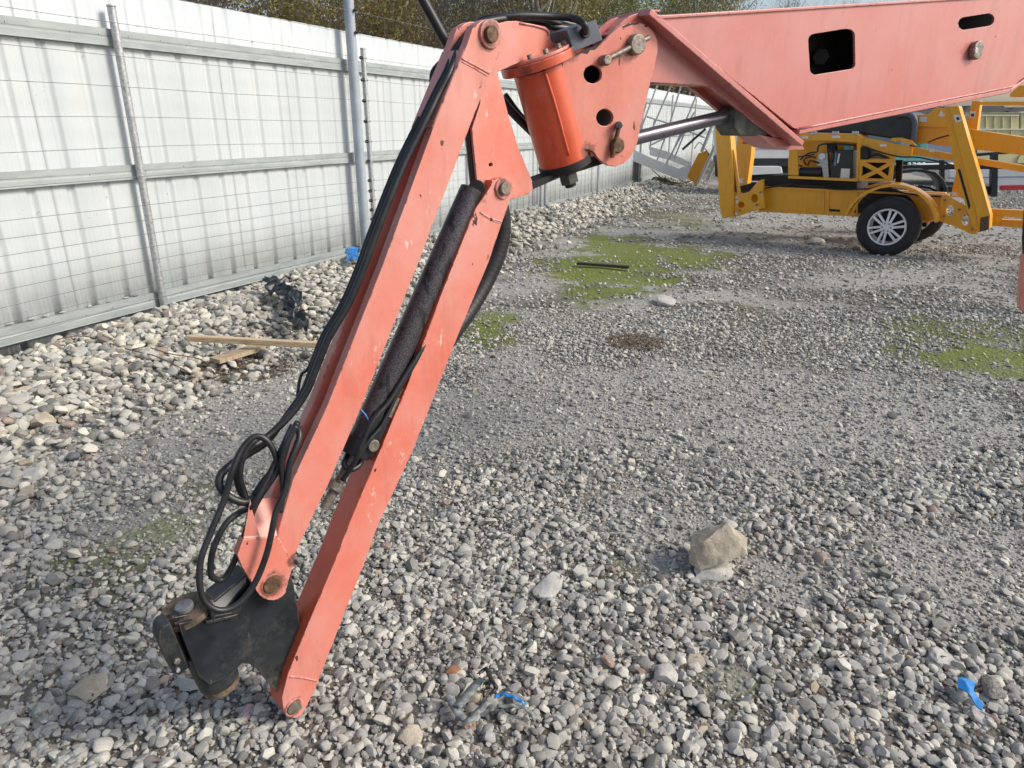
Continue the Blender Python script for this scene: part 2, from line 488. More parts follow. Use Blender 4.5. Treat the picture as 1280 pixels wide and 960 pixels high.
# moss patches (world ellipses): centre, radii, rotation
MOSS = []
for (x0, y0, x1, y1, st) in ((665, 310, 850, 376, 1.0), (730, 288, 860, 350, 1.0), (780, 300, 925, 340, .85), (566, 388, 655, 440, .8), (1110, 390, 1350, 450, .65), (1130, 426, 1370, 482, .85),
                             (700, 318, 780, 385, .9), (800, 250, 900, 285, .5), (140, 620, 300, 700, .55), (40, 660, 240, 760, .5), (690, 680, 830, 750, .32), (860, 830, 960, 890, .35), (200, 590, 290, 640, .5), (560, 560, 660, 600, .25), (900, 380, 1000, 410, .35), (660, 262, 720, 280, .3)):
    ax, ay = rpx(x0, (y0 + y1) / 2); bx, by = rpx(x1, (y0 + y1) / 2)
    cx, cy = rpx((x0 + x1) / 2, (y0 + y1) / 2); _, t0 = rpx((x0 + x1) / 2, y0); _, t1 = rpx((x0 + x1) / 2, y1)
    MOSS.append((cx, (t0 + t1) / 2, abs(bx - ax) / 2, abs(t0 - t1) / 2, st))

FO = Vector((-3.106, 5.926)); FD = Vector((.388, .922)).normalized(); FN = Vector((FD.y, -FD.x))   # fence line
def sn(x, y):
    return (x - FO.x) * FD.x + (y - FO.y) * FD.y, (x - FO.x) * FN.x + (y - FO.y) * FN.y
rs = np.random.RandomState(7)
_NG = rs.rand(64, 64)
def vnoise(x, y, sc):
    x = np.asarray(x) * sc; y = np.asarray(y) * sc
    xi = np.floor(x).astype(int); yi = np.floor(y).astype(int); fx = x - xi; fy = y - yi
    fx = fx * fx * (3 - 2 * fx); fy = fy * fy * (3 - 2 * fy)
    g = lambda a, b: _NG[a % 64, b % 64]
    return (g(xi, yi) * (1 - fx) + g(xi + 1, yi) * fx) * (1 - fy) + (g(xi, yi + 1) * (1 - fx) + g(xi + 1, yi + 1) * fx) * fy
def sstep(a, b, x):
    t = np.clip((x - a) / (b - a), 0, 1); return t * t * (3 - 2 * t)
def height(x, y):
    x = np.asarray(x, float); y = np.asarray(y, float)
    s, n = sn(x, y)
    base = -0.02 * np.clip(y - 7, 0, 14)
    heapw = np.clip(1.25 - 0.03 * np.abs(s - 1), 0.6, 2)
    hp = (0.075 + 0.06 * vnoise(s, n, 1.1) + 0.05 * sstep(3, 7, s)) * sstep(0.14, 0.5, n) * (1 - sstep(heapw * .7, heapw * 1.5, n))
    tr = -0.17 * (1 - sstep(0.08, 0.36, n)) * sstep(-0.8, -0.3, n)
    un = (vnoise(x, y, 0.9) - .5) * 0.05 + (vnoise(x + 9, y, 3.1) - .5) * 0.022
    near = np.exp(-((x + 1.1) ** 2 + (y - 2.6) ** 2) / 0.6) * 0.0
    return base + hp + tr + un * np.clip(30 / (np.abs(y) + 30), 0, 1) + near
def mossiness(x, y):
    x = np.asarray(x, float); y = np.asarray(y, float)
    m = np.zeros_like(x)
    for cx, cy, rx, ry, st in MOSS:
        d = np.sqrt(((x - cx) / rx) ** 2 + ((y - cy) / ry) ** 2) + (vnoise(x, y, 3.3) - .5) * 0.8 + (vnoise(x, y, 11) - .5) * 0.6
        m = np.maximum(m, (1 - sstep(0.35, 1.35, d)) * st)
    return m
def fines(x, y):
    """1 where the yard is packed fines, 0 where it is loose stone"""
    x = np.asarray(x, float); y = np.asarray(y, float)
    f = sstep(0.42, 0.62, vnoise(x * 0.7 + 3, y * 1.2, 0.9) * 0.6 + vnoise(x, y, 2.6) * 0.4)
    f *= sstep(2.2, 3.2, y + 0.25 * x * 0)
    for px, py, rx, ry in ((1230, 720, 190, 75), (820, 640, 110, 55), (960, 730, 80, 35), (1060, 560, 200, 45), (190, 655, 120, 45), (900, 480, 200, 30), (640, 460, 60, 40), (910, 850, 40, 25), (1060, 280, 260, 22), (330, 500, 60, 30)):
        cx, cy = rpx(px, py); ex, _ = rpx(px + rx, py); _, ey = rpx(px, py - ry)
        d = np.sqrt(((x - cx) / (ex - cx)) ** 2 + ((y - cy) / (ey - cy)) ** 2) + (vnoise(x, y, 4.1) - .5) * .8
        f = np.maximum(f, 1 - sstep(0.6, 1.2, d))
    s, n = sn(x, y)
    f *= sstep(1.0, 2.0, n)
    return f

# ground sheet with per-vertex masks for where moss and fines lie
def axis(a, b, step, far, growth=1.18):
    mid = list(np.arange(a, b, step)); st = step; up = b; lo = a; U = []; L = []
    while up < far: U.append(up); st *= growth; up += st
    st = step
    while lo > -far: st *= growth; lo -= st; L.append(lo)
    return np.array(L[::-1] + mid + U)
gx = axis(-4.5, 7.5, 0.045, 1500, 1.2); gy = axis(0.4, 13, 0.045, 2200, 1.2)
GX, GY = np.meshgrid(gx, gy)
GZ = height(GX, GY)
nx, ny = len(gx), len(gy)
gi = np.arange(nx * ny).reshape(ny, nx)
gf = np.stack([gi[:-1, :-1], gi[:-1, 1:], gi[1:, 1:], gi[1:, :-1]], -1).reshape(-1, 4)
gm = np_mesh('ground', np.stack([GX, GY, GZ], -1).reshape(-1, 3), gf)
a_ = gm.attributes.new('moss', 'FLOAT', 'POINT'); a_.data.foreach_set('value', mossiness(GX, GY).ravel().astype(np.float32))
a_ = gm.attributes.new('fines', 'FLOAT', 'POINT'); a_.data.foreach_set('value', fines(GX, GY).ravel().astype(np.float32))
gm.shade_smooth()
def ground_mat():
    t = NT('crushed_stone_ground')
    at = t.n('ShaderNodeAttribute', attribute_name='moss').outputs['Fac']
    fa = t.n('ShaderNodeAttribute', attribute_name='fines').outputs['Fac']
    v = t.n('ShaderNodeTexVoronoi', Scale=75.0); t.l(t.pos(), v.inputs['Vector'])
    v2 = t.n('ShaderNodeTexVoronoi', Scale=28.0); t.l(t.pos(), v2.inputs['Vector'])
    sep = t.n('ShaderNodeSeparateColor'); t.l(v.outputs['Color'], sep.inputs[0])
    sep2 = t.n('ShaderNodeSeparateColor'); t.l(v2.outputs['Color'], sep2.inputs[0])
    grit = t.ramp(sep.outputs[0], [(0, (0.15, 0.14, 0.13)), (0.4, (0.28, 0.27, 0.25)), (0.75, (0.37, 0.36, 0.335)), (1, (0.47, 0.455, 0.42))])
    grit2 = t.ramp(sep2.outputs[0], [(0, (0.13, 0.12, 0.11)), (0.5, (0.30, 0.29, 0.27)), (1, (0.46, 0.44, 0.41))])
    c = t.mix(0.45, grit, grit2)
    dust = t.maprange(t.noise(2.2, 6, 0.65), 0.35, 0.65)
    c = t.mix(t.math('MULTIPLY', fa, t.maprange(dust, 0, 1, 0.35, 0.75)), c, (0.36, 0.36, 0.34))
    c = t.mix(t.math('MULTIPLY', t.math('SUBTRACT', 1.0, fa), 0.72), c, (0.085, 0.08, 0.066))  # darker between loose stones, paints in the shade of the crevices
    brown = t.maprange(t.noise(0.5, 5, 0.7), 0.52, 0.68, 0, 0.35)
    c = t.mix(brown, c, (0.26, 0.225, 0.18))
    g = t.ramp(t.noise(38, 5, 0.7), [(0.3, (0.075, 0.085, 0.03)), (0.55, (0.13, 0.16, 0.035)), (0.75, (0.20, 0.235, 0.06))])
    g = t.mix(t.maprange(at, .45, .95), g, t.ramp(t.noise(30, 5, .7), [(.3, (.10, .13, .025)), (.7, (.20, .245, .045))]))
    mm = t.maprange(t.math('ADD', at, t.maprange(t.noise(26, 5, 0.7), 0.2, 0.8, -0.35, 0.35)), 0.12, 0.75, 0, .92)
    mm = t.math('MULTIPLY', mm, t.maprange(at, 0.03, 0.2))
    c = t.mix(mm, c, g)
    hb = t.math('ADD', t.math('MULTIPLY', v.outputs['Distance'], -0.6), t.math('MULTIPLY', v2.outputs['Distance'], -1.0))
    t.bump(t.math('ADD', hb, t.math('MULTIPLY', t.noise(200, 4, 0.7), 0.4)), 0.8, 0.012)
    return t.done(c, 0.92, spec=0.25)
M['ground'] = ground_mat()
ground = place('ground', gm, M['ground'], origin=(0, 0, 0))
tag(ground, 'grey crushed stone yard with moss patches', kind='structure')

# ------------------------------------------------------------------ rocks
def rock_mesh(name, seed, sub=2, cuts=9, squash=(1, .8, .6), rough=0.06):
    r = np.random.RandomState(seed)
    bm = bmesh.new(); bmesh.ops.create_icosphere(bm, subdivisions=sub, radius=1.0)
    co = np.array([v.co[:] for v in bm.verts])
    for _ in range(cuts):
        n = r.normal(size=3); n /= np.linalg.norm(n); d = r.uniform(0.5, 0.86)
        k = co @ n - d
        co -= np.outer(np.clip(k, 0, None) * 0.93, n)
    f = r.normal(size=(5, 3)) * 2.2; ph = r.rand(5) * 6
    for i in range(5): co *= (1 + rough / (1 + i * .3) * np.sin(co @ f[i] * (1 + i * .5) + ph[i]))[:, None]
    co *= np.array(squash) * r.uniform(.85, 1.15, 3)
    co /= np.abs(co).max()
    for v, c in zip(bm.verts, co): v.co = c
    me = bpy.data.meshes.new(name); bm.to_mesh(me); bm.free(); me.shade_smooth()
    me.set_sharp_from_angle(angle=math.radians(38))
    return me
src = bpy.data.collections.new('gravel_source')
NV = 14
for i in range(NV):
    me = rock_mesh('gravel_stone', 100 + i, 2 if i < 8 else 1, 8 + i % 4, (1, .82 - .03 * (i % 4), .62 + .04 * (i % 3)))
    me.materials.append(M['stone'])
    o = bpy.data.objects.new('gravel_stone_%02d' % i, me); src.objects.link(o)

def in_view(x, y, z, m=0.14):
    fw = y * math.cos(PITCH) - (z - CZ) * math.sin(PITCH); up = y * math.sin(PITCH) + (z - CZ) * math.cos(PITCH)
    sx = x / np.maximum(fw, 1e-3) * F / 640; sy = up / np.maximum(fw, 1e-3) * F / 480
    return (fw > 0.2) & (np.abs(sx) < 1 + m) & (sy > -1 - m) & (sy < 1.2)

KEEP = []      # (x, y, r): hand-placed things; loose gravel is kept out from under them
def scatter(n, y0, y1, smin, smax, fn_keep, seed, power=1.0, lift=0.22, nrange=None):
    r = np.random.RandomState(seed)
    yy = np.sqrt(r.uniform(y0 ** 2, y1 ** 2, n)); xx = r.uniform(-0.92, 0.92, n) * (yy + 0.25)
    s = smin + (smax - smin) * r.rand(n) ** power
    k = r.rand(n) < fn_keep(xx, yy, s)
    xx, yy, s = xx[k], yy[k], s[k]
    z = height(xx, yy)
    _, nn = sn(xx, yy)
    k = in_view(xx, yy, z) & (nn > 0.10)
    xx, yy, s, z = xx[k], yy[k], s[k], z[k]
    ang = r.normal(0, .32, (len(xx), 2)); rz = r.rand(len(xx)) * 6.28
    sc = s[:, None] * r.uniform(.8, 1.2, (len(xx), 3)) / 2
    sc[:, 2] *= .85
    z = z + s * lift * r.uniform(.3, 1.3, len(xx))
    return np.stack([xx, yy, z], -1), np.column_stack([ang, rz]), sc

def keep_loose(dens_f):
    def f(x, y, s):
        fi = fines(x, y); mo = mossiness(x, y)
        return (1 - fi * (1 - dens_f)) * (1 - np.clip(mo * 1.1, 0, .88))
    return f
sets = []
def heapy(x, y, s):
    _, n = sn(x, y); return sstep(0.1, .3, n) * (1 - sstep(0.9, 2.2, n))
area = lambda a, b: 0.92 * (b * b - a * a) + .46 * (b - a)
# loose stone, near to far
sets.append(scatter(int(area(.6, 3.2) * 2700), .6, 3.2, .017, .044, keep_loose(.18), 1, 2.0))
sets.append(scatter(int(area(.6, 3.2) * 4200), .6, 3.2, .007, .018, keep_loose(.75), 2, 1.3))
sets.append(scatter(int(area(3.2, 6) * 1600), 3.2, 6, .016, .040, keep_loose(.28), 3, 2.1))
sets.append(scatter(int(area(3.2, 6) * 1700), 3.2, 6, .009, .018, keep_loose(.75), 4, 1.0))
sets.append(scatter(int(area(6, 10) * 620), 6, 10, .018, .046, keep_loose(.3), 5, 1.6))
sets.append(scatter(int(area(10, 22) * 95), 10, 22, .028, .075, keep_loose(.4), 6, 1.5))
# bigger odd stones
sets.append(scatter(int(area(.6, 4) * 60), .6, 4, .042, .064, lambda x, y, s: keep_loose(.12)(x, y, s) * (0.25 + .75 * sstep(.35, .7, vnoise(x, y, 1.5))), 7, 2.0, .3))
# rubble heap along the fence
sets.append(scatter(int(area(2.5, 9) * 560), 2.5, 9, .045, .095, heapy, 8, 1.5, .42))
sets.append(scatter(int(area(9, 24) * 150), 9, 24, .06, .13, heapy, 9, 1.4, .35))
sets.append(scatter(int(area(2, 6) * 360), 2, 6, .035, .075, lambda x, y, s: (x < -0.6) * sstep(1.0, 2.0, -x - 0.1 * y) * .8, 10, 1.7, .3))
rub = sets[-3:]; sets = sets[:-3]
rpos, rrot, rscl = (np.concatenate([s_[k] for s_ in rub]) for k in range(3))
pos = np.concatenate([s_[0] for s_ in sets]); rot = np.concatenate([s_[1] for s_ in sets]); scl = np.concatenate([s_[2] for s_ in sets])
idx = rs.randint(0, NV, len(pos)).astype(np.int32)
print('gravel instances', len(pos))

def instancer(name, pos, rot, scl, idx, coll):
    me = bpy.data.meshes.new(name)
    me.vertices.add(len(pos)); me.vertices.foreach_set('co', pos.astype(np.float32).ravel())
    for nm, arr in (('rot', rot), ('scl', scl)):
        a = me.attributes.new(nm, 'FLOAT_VECTOR', 'POINT'); a.data.foreach_set('vector', arr.astype(np.float32).ravel())
    a = me.attributes.new('idx', 'INT', 'POINT'); a.data.foreach_set('value', idx.astype(np.int32))
    o = bpy.data.objects.new(name, me); C.objects.link(o)
    g = bpy.data.node_groups.new(name, 'GeometryNodeTree')
    g.interface.new_socket(name='Geometry', in_out='INPUT', socket_type='NodeSocketGeometry')
    g.interface.new_socket(name='Geometry', in_out='OUTPUT', socket_type='NodeSocketGeometry')
    N_ = g.nodes; gi_ = N_.new('NodeGroupInput'); go = N_.new('NodeGroupOutput')
    ci = N_.new('GeometryNodeCollectionInfo'); ci.inputs['Collection'].default_value = coll
    ci.inputs['Separate Children'].default_value = True; ci.inputs['Reset Children'].default_value = True
    ip = N_.new('GeometryNodeInstanceOnPoints'); ip.inputs['Pick Instance'].default_value = True
    def na(nm, ty):
        q = N_.new('GeometryNodeInputNamedAttribute'); q.data_type = ty; q.inputs['Name'].default_value = nm; return q.outputs[0]
    e2r = N_.new('FunctionNodeEulerToRotation')
    g.links.new(gi_.outputs[0], ip.inputs['Points']); g.links.new(ci.outputs[0], ip.inputs['Instance'])
    g.links.new(na('idx', 'INT'), ip.inputs['Instance Index'])
    g.links.new(na('rot', 'FLOAT_VECTOR'), e2r.inputs[0]); g.links.new(e2r.outputs[0], ip.inputs['Rotation'])
    g.links.new(na('scl', 'FLOAT_VECTOR'), ip.inputs['Scale'])
    g.links.new(ip.outputs[0], go.inputs[0])
    md = o.modifiers.new('scatter', 'NODES'); md.node_group = g
    return o
gravel = instancer('gravel', pos, rot, scl, idx, src)
tag(gravel, 'loose pale grey gravel covering the yard', kind='stuff')

src2 = bpy.data.collections.new('rubble_source')
for i in range(8):
    me = rock_mesh('rubble_stone', 500 + i, 2, 12 + i % 4, (1, .85, .72), .05); me.materials.append(M['cobble'])
    o = bpy.data.objects.new('rubble_stone_%02d' % i, me); src2.objects.link(o)
rubble = instancer('rubble', rpos, rrot, rscl, rs.randint(0, 8, len(rpos)), src2)
tag(rubble, 'broken cream rubble heaped along the foot of the fence', kind='stuff')
# rocks that can be picked out
ROCKM = [rock_mesh('rock', 300 + i, 3, 10 + i % 4, (1, .8, .62), .05) for i in range(8)]
def rock(px, py, wpx, mat, label, seed=0, hz=0.75, tilt=0.15, group=None, name='rock', sink=.3, rz=None, flat=1.0):
    me = ROCKM[seed % 8]
    if not (len(me.materials) and me.materials[0] == mat):
        me = me.copy(); me.materials.clear(); me.materials.append(mat)
    z = 0
    for _ in range(3):
        g = ground_at(px, py, z); z = float(height(g.x, g.y))
    d = g.y * math.cos(PITCH) - (g.z - CZ) * math.sin(PITCH)
    r_ = wpx * d / F / 2
    o = bpy.data.objects.new(name, me); C.objects.link(o)
    o.scale = (r_, r_ * .95, r_ * hz * 1.2 * flat)
    rr = random.Random(seed * 31 + int(px))
    o.rotation_euler = (rr.uniform(-tilt, tilt), rr.uniform(-tilt, tilt), rr.uniform(0, 6.28) if rz is None else rz)
    o.location = (g.x, g.y, z + r_ * hz * .62 * (1 - sink))
    tag(o, label, 'rock', group)
    return o
rock(890, 716, 62, M['white_rock'], 'flat pale slab of stone under the big tan rock on the gravel', 1, .35, .1, rz=.3)
def big_rock():
    g = ground_at(896, 708, .03); k = g.y * 1.06 / F * 1.12
    P_ = [(-35, 0, 0), (-35, -2, 24), (-22, -6, 33), (-6, 6, 38), (10, 10, 50), (18, -2, 40), (36, 6, 30), (33, -8, 16), (4, -16, 10), (-24, -14, -2), (-26, 30, 24), (14, 38, 30), (30, 34, 6), (-20, 36, -2)]
    bm = bmesh.new()
    for a_, b_, c_ in P_: bm.verts.new((a_ * k, b_ * k, c_ * k))
    bmesh.ops.convex_hull(bm, input=bm.verts[:])
    for v in [v for v in bm.verts if not v.link_faces]: bm.verts.remove(v)
    bmesh.ops.triangulate(bm, faces=bm.faces[:])
    for _ in range(4): bmesh.ops.subdivide_edges(bm, edges=bm.edges[:], cuts=1, use_grid_fill=True)
    from mathutils import noise as mn
    for v in bm.verts: v.co += v.normal * 0 + Vector(mn.noise_vector(v.co * 26)) * .0045 + Vector(mn.noise_vector(v.co * 90)) * .002
    bmesh.ops.translate(bm, verts=bm.verts, vec=(g.x, g.y, float(height(g.x, g.y)) + .038))
    o = from_bm('rock', bm, M['tan_rock'], None, smooth=True)
    o.data.set_sharp_from_angle(angle=math.radians(30))
    return tag(o, 'big angular tan rock propped on a flat slab in the open gravel', 'rock')
rk = big_rock()
rock(686, 734, 62, M['white_rock'], 'low white grey boulder half buried in the gravel below the lower link', 3, .4, .08, sink=.5)
rock(112, 866, 54, M['tan_rock'], 'pale tan stone left of the black basket mount, near the bottom left', 4, .5, .1)
rock(40, 596, 40, M['white_rock'], 'flat white stone at the left edge above a tan one', 5, .5, .1)
rock(36, 620, 30, M['tan_rock'], 'small tan stone just below a flat white stone at the left edge', 6, .7, .1)
rock(91, 575, 22, M['grey_rock'], 'dark slate grey chip of stone among pale stones on the left', 7, .9, .4)
rock(55, 533, 40, M['tan_rock'], 'chunky cream stone in front of the rubble at the left edge', 1, .7, .2)
rock(310, 893, 26, M['pink_rock'], 'pink pebble below the black basket mount', 2, .6, .1, name='pebble')
rock(322, 884, 14, M['orange_rock'], 'rust brown pebble touching the pink pebble', 3, .6, .1, name='pebble')
rock(832, 848, 38, M['white_rock'], 'light grey cobble standing proud left of the mossy hollow', 4, .75, .2)
rock(512, 924, 34, M['tan_rock'], 'rounded cream cobble left of the grey strap litter', 5, .7, .1)
rock(830, 380, 36, M['white_rock'], 'white stone below the mossy green patch', 6, .5, .1)
rock(1020, 305, 26, M['white_rock'], 'pale grey stone left of the trailer wheel, nearer the moss', 7, .6, .1)
rock(1068, 312, 24, M['tan_rock'], 'tan stone chocked against the trailer wheel', 1, .6, .1)
rock(780, 232, 34, M['tan_rock'], 'brown lump of rock on the heap at the foot of the far fence', 2, .7, .1)
rock(585, 718, 18, M['white_rock'], 'small bright white stone right of the lower link foot', 3, .8, .3)
rock(438, 792, 22, M['white_rock'], 'white angular stone touching the right side of the lower link', 4, .7, .2)
rock(1175, 826, 36, M['white_rock'], 'long pale stone above the blue film at lower right', 5, .55, .1)
rock(1222, 898, 32, M['white_rock'], 'square pale stone just below the black cinder lump', 6, .6, .1)
rock(568, 842, 26, M['orange_rock'], 'orange tan stone above the grey strap litter', 7, .6, .1)
rock(592, 877, 24, M['tan_rock'], 'small cream stone lying on the grey strap litter', 1, .7, .1, sink=-.3)
rr = random.Random(5)
heap_px = 0
for i in range(400):
    if heap_px >= 130: break
    x = rr.uniform(-10, 430); y = rr.uniform(365, 540)
    g = ground_at(x, y, 0.05); s_, n_ = sn(g.x, g.y)
    if not (0.2 < n_ < 1.5): continue
    if 225 < x < 415 and 415 < y < 465: continue
    if 320 < x < 392 and 362 < y < 420: continue
    d = g.y * math.cos(PITCH) + 1.5 * math.sin(PITCH)
    wpx = rr.choice([.07, .08, .09, .10, .12, .14]) * F / d
    rock(x, y, wpx, M['cobble'], 'broken cream limestone cobble in the rubble heap along the fence foot', rr.randrange(8), rr.uniform(.55, .8), .35, 'cobbles in the rubble heap along the fence', 'cobble', sink=rr.uniform(-.3, .3))
    heap_px += 1

# ------------------------------------------------------------------ moss tufts
msrc = bpy.data.collections.new('moss_source')
def moss_mat():
    t = NT('bright_moss')
    r_ = t.n('ShaderNodeObjectInfo').outputs['Random']
    c = t.ramp(r_, [(0, (0.06, 0.08, 0.018)), (0.35, (0.12, 0.155, 0.028)), (1, (0.20, 0.25, 0.045))])
    return t.done(c, 0.85)
M['moss'] = moss_mat()
for i in range(3):
    bm = bmesh.new(); r_ = random.Random(i)
    for k in range(26):
        a = r_.uniform(0, 6.28); rad = r_.random() ** .5; x, y = math.cos(a) * rad, math.sin(a) * rad
        h = r_.uniform(.25, .8); w_ = .10; b = r_.uniform(0, 6.28); lx, ly = r_.uniform(-.35, .35), r_.uniform(-.35, .35)
        q = [bm.verts.new((x - w_ * math.cos(b), y - w_ * math.sin(b), 0)), bm.verts.new((x + w_ * math.cos(b), y + w_ * math.sin(b), 0)), bm.verts.new((x + lx, y + ly, h))]
        bm.faces.new(q)
    me = bpy.data.meshes.new('moss_tuft'); bm.to_mesh(me); bm.free(); me.materials.append(M['moss'])
    o = bpy.data.objects.new('moss_tuft_%d' % i, me); msrc.objects.link(o)
r_ = np.random.RandomState(77); n = 150000
yy = np.sqrt(r_.uniform(1.5 ** 2, 12 ** 2, n)); xx = r_.uniform(-.9, .9, n) * yy
mo = mossiness(xx, yy); k = r_.rand(n) < sstep(.25, .9, mo * (0.55 + .9 * vnoise(xx, yy, 6.5)))
xx, yy = xx[k], yy[k]
s_ = r_.uniform(.007, .016, len(xx))
moss = instancer('moss', np.stack([xx, yy, height(xx, yy) - .002], -1), np.column_stack([np.zeros((len(xx), 2)), r_.rand(len(xx)) * 6.28]), np.column_stack([s_, s_, s_ * .3]), r_.randint(0, 3, len(xx)), msrc)
tag(moss, 'bright green moss growing in patches over the stone', kind='stuff')
print('moss', len(xx))

# ------------------------------------------------------------------ corrugated fence
FEN = Plane(FO, FN)
FN3 = Vector((FN.x, FN.y, 0)); FD3 = Vector((FD.x, FD.y, 0)); FO3 = Vector((FO.x, FO.y, 0))
def fp(s, n, z): return FO3 + FD3 * s + FN3 * n + Vector((0, 0, z))
FANG = math.atan2(FD.y, FD.x)
def drop(s): return -0.02 * min(max(s, -2), 14)
fence = empty('sheet_metal_fence', fp(0, -.05, 0), 'tall white corrugated sheet metal fence with three pale rails along the left', 'fence')
prof = [(0.0, 0)]
for c in (0.1525 - .0, 0.4575, 0.7625):
    for d in (-.118, -.085, -.052):                       # small stiffening pleats
        prof += [(c + d - .007, 0), (c + d, .0022), (c + d + .007, 0)]
    prof += [(c - .034, 0), (c - .024, -.019), (c + .024, -.019), (c + .034, 0)]
    for d in (.052, .085, .118):
        prof += [(c + d - .007, 0), (c + d, .0022), (c + d + .007, 0)]
prof = [(a, b) for a, b in prof if a < .915] + [(0.915, 0), (.917, -.004)]
zs = [-0.055, 0.6, 1.16, 1.7, 2.16, 2.5]
NEG = (.43 - .1525) - .915 * 4
sheet_me = None
for k in range(52):
    s0 = NEG + .915 * k
    if s0 > 43: break
    if sheet_me is None:
        vs = [(a, -b, z) for z in zs for a, b in prof]; m_ = len(prof)
        fs = [(j * m_ + i, j * m_ + i + 1, (j + 1) * m_ + i + 1, (j + 1) * m_ + i) for j in range(len(zs) - 1) for i in range(m_ - 1)]
        sheet_me = np_mesh('sheet', vs, fs); sheet_me.materials.append(M['sheet'])
    o = bpy.data.objects.new('sheet', sheet_me); C.objects.link(o); o.parent = fence
    b = drop(s0)
    # local x runs along the fence, local y points away from the yard
    o.location = fp(s0, -.042 + .0012 * (k % 2), b) - WPOS[fence.name]; o.rotation_euler = (0, 0, FANG)
    o.scale.z = (2.515 - b) / 2.5
    m = o.modifiers.new('thickness', 'SOLIDIFY'); m.thickness = .0015; m.offset = -1
for zc, h, dz in ((2.155, .12, 0), (1.165, .112, .25), (.105, .125, 1)):
    for k in range(-1, 15):
        s0, s1 = .09 + 3.05 * k, .09 + 3.05 * (k + 1) - .004
        z0, z1 = zc + drop(s0) * dz, zc + drop(s1) * dz
        bm = bmesh.new()
        pr = [(-.004, h / 2), (-.038, h / 2), (-.038, h / 2 - .004), (-.006, h / 2 - .006), (-.004, .012), (-.010, 0), (-.004, -.012), (-.004, -h / 2 + .004), (.012, -h / 2 + .002), (.012, -h / 2 - .002), (-.038, -h / 2), (-.038, -h / 2 + .0)]
        pr = [(-.038, h / 2), (0, h / 2), (0, .012), (-.003, .004), (-.003, -.004), (0, -.012), (0, -h / 2 + .006), (.004, -h / 2 + .003), (.004, -h / 2), (-.038, -h / 2)]
        A = [bm.verts.new(fp(s0, a, z0 + b)) for a, b in pr]; B = [bm.verts.new(fp(s1, a, z1 + b)) for a, b in pr]
        for i in range(len(pr)): bm.faces.new((A[i], A[(i + 1) % len(pr)], B[(i + 1) % len(pr)], B[i]))
        bm.faces.new(A[::-1]); bm.faces.new(B)
        from_bm('rail', bm, M['rail'], fence)
# screws and burrs on the rails and sheets, far too many to single out
bm = bmesh.new(); r_ = random.Random(3)
for k in range(-8, 60):
    s = .43 + .305 * k
    for zc, dz in ((2.17, 0), (1.18, .25), (.12, 1)):
        if r_.random() < .9:
            ss = s + r_.uniform(.05, .22); p = fp(ss, 0, zc + drop(ss) * dz + r_.uniform(-.012, .012))
            cyl_bm(bm, p, p + FN3 * .006, .006, .005, 6)
    for zc in (2.27, 1.06, .98, 2.0, .25):
        if r_.random() < .35:
            ss = s + r_.uniform(-.1, .1); p = fp(ss, -.042, zc + r_.uniform(-.05, .05)); cyl_bm(bm, p, p + FN3 * .004, .006, .004, 6)
tag(from_bm('screw_heads', bm, M['galv'], fence), kind='stuff')
# pebbles lying on the bottom rail
for ss, n in ((-1.17, 1), (-1.02, 1), (-.78, 1), (-.55, 1), (-.38, 1), (-.22, 1), (-.9, 2), (-.12, 1), (1.35, 1)):
    o = bpy.data.objects.new('pebble', ROCKM[(int(ss * 100)) % 8].copy()); o.data.materials.clear(); o.data.materials.append(M['cobble']); C.objects.link(o)
    q = r_.uniform(.02, .034); o.scale = (q, q * .6, q * .55); o.rotation_euler = (0, 0, FANG + r_.uniform(-.3, .3))
    o.location = fp(ss, -.018, .105 + drop(ss) + .0625 + q * .3)
    tag(o, 'cream pebble lying on the bottom rail of the white fence', 'pebble', 'pebbles on the bottom rail of the fence')

wf = empty('wire_fence', fp(.08, .1, 0), 'wire strand fence on galvanised posts standing in front of the white sheet fence', 'fence')
WZ = [2.70, 2.48, 2.25, 2.02, 1.80, 1.58, 1.36, 1.14, .92, .80, .69, .58, .47, .36, .255, .15]
for z in WZ:
    bm = bmesh.new()
    pts = [fp(s, .13, z + (drop(s) * (1 - z / 2.7) if s > 0 else 0) + .006 * math.sin(s * 1.7 + z * 5)) for s in np.linspace(-3.5, 42, 60)]
    tube_bm(bm, pts, .0021, 5)
    from_bm('wire', bm, M['wire'], wf, smooth=True)
def post(s, n, r, top, mat, name='post', insul=False, lean=0.0):
    b = height(*(fp(s, n, 0).xy)); b = float(b) - .1
    p = cyl(name, fp(s, n, b), fp(s + lean, n, top), r, mat, wf, seg=20, bevel=.003)
    cyl('cap', fp(s + lean, n, top + .001), fp(s + lean, n, top + .016), r * 1.12, mat, p, seg=20, bevel=.004)
    if insul:
        for z in WZ:
            if z < top + .02:
                bm = bmesh.new(); c = fp(s + lean * z / top, n, z + drop(s) * (1 - z / 2.7)); q = -FD3
                a = c + FN3 * .006
                cyl_bm(bm, a + q * (r * .5), a + q * (r + .052), .009, .007, 8)
                cyl_bm(bm, a + q * (r + .006), a + q * (r + .013), .019, None, 10)
                cyl_bm(bm, a + q * (r + .030), a + q * (r + .037), .019, None, 10)
                cyl_bm(bm, a - q * (r - .002), a - q * (r + .016), .010, None, 8)
                from_bm('insulator', bm, M['insul'], p)
    return p
post(.08, .05, .031, 2.36, M['galv'])
post(3.10, .11, .058, 3.9, M['grey_pole'], 'tall_post')
for z in (2.70, 2.48):
    c = fp(3.10, .11, z); bm = bmesh.new(); cyl_bm(bm, c + FN3 * .03, c + FN3 * .11, .009, None, 8); cyl_bm(bm, c + FN3 * .07, c + FN3 * .08, .02, None, 10); from_bm('insulator', bm, M['insul'], wf)
post(3.33, .10, .030, 2.33, M['galv'], insul=True)
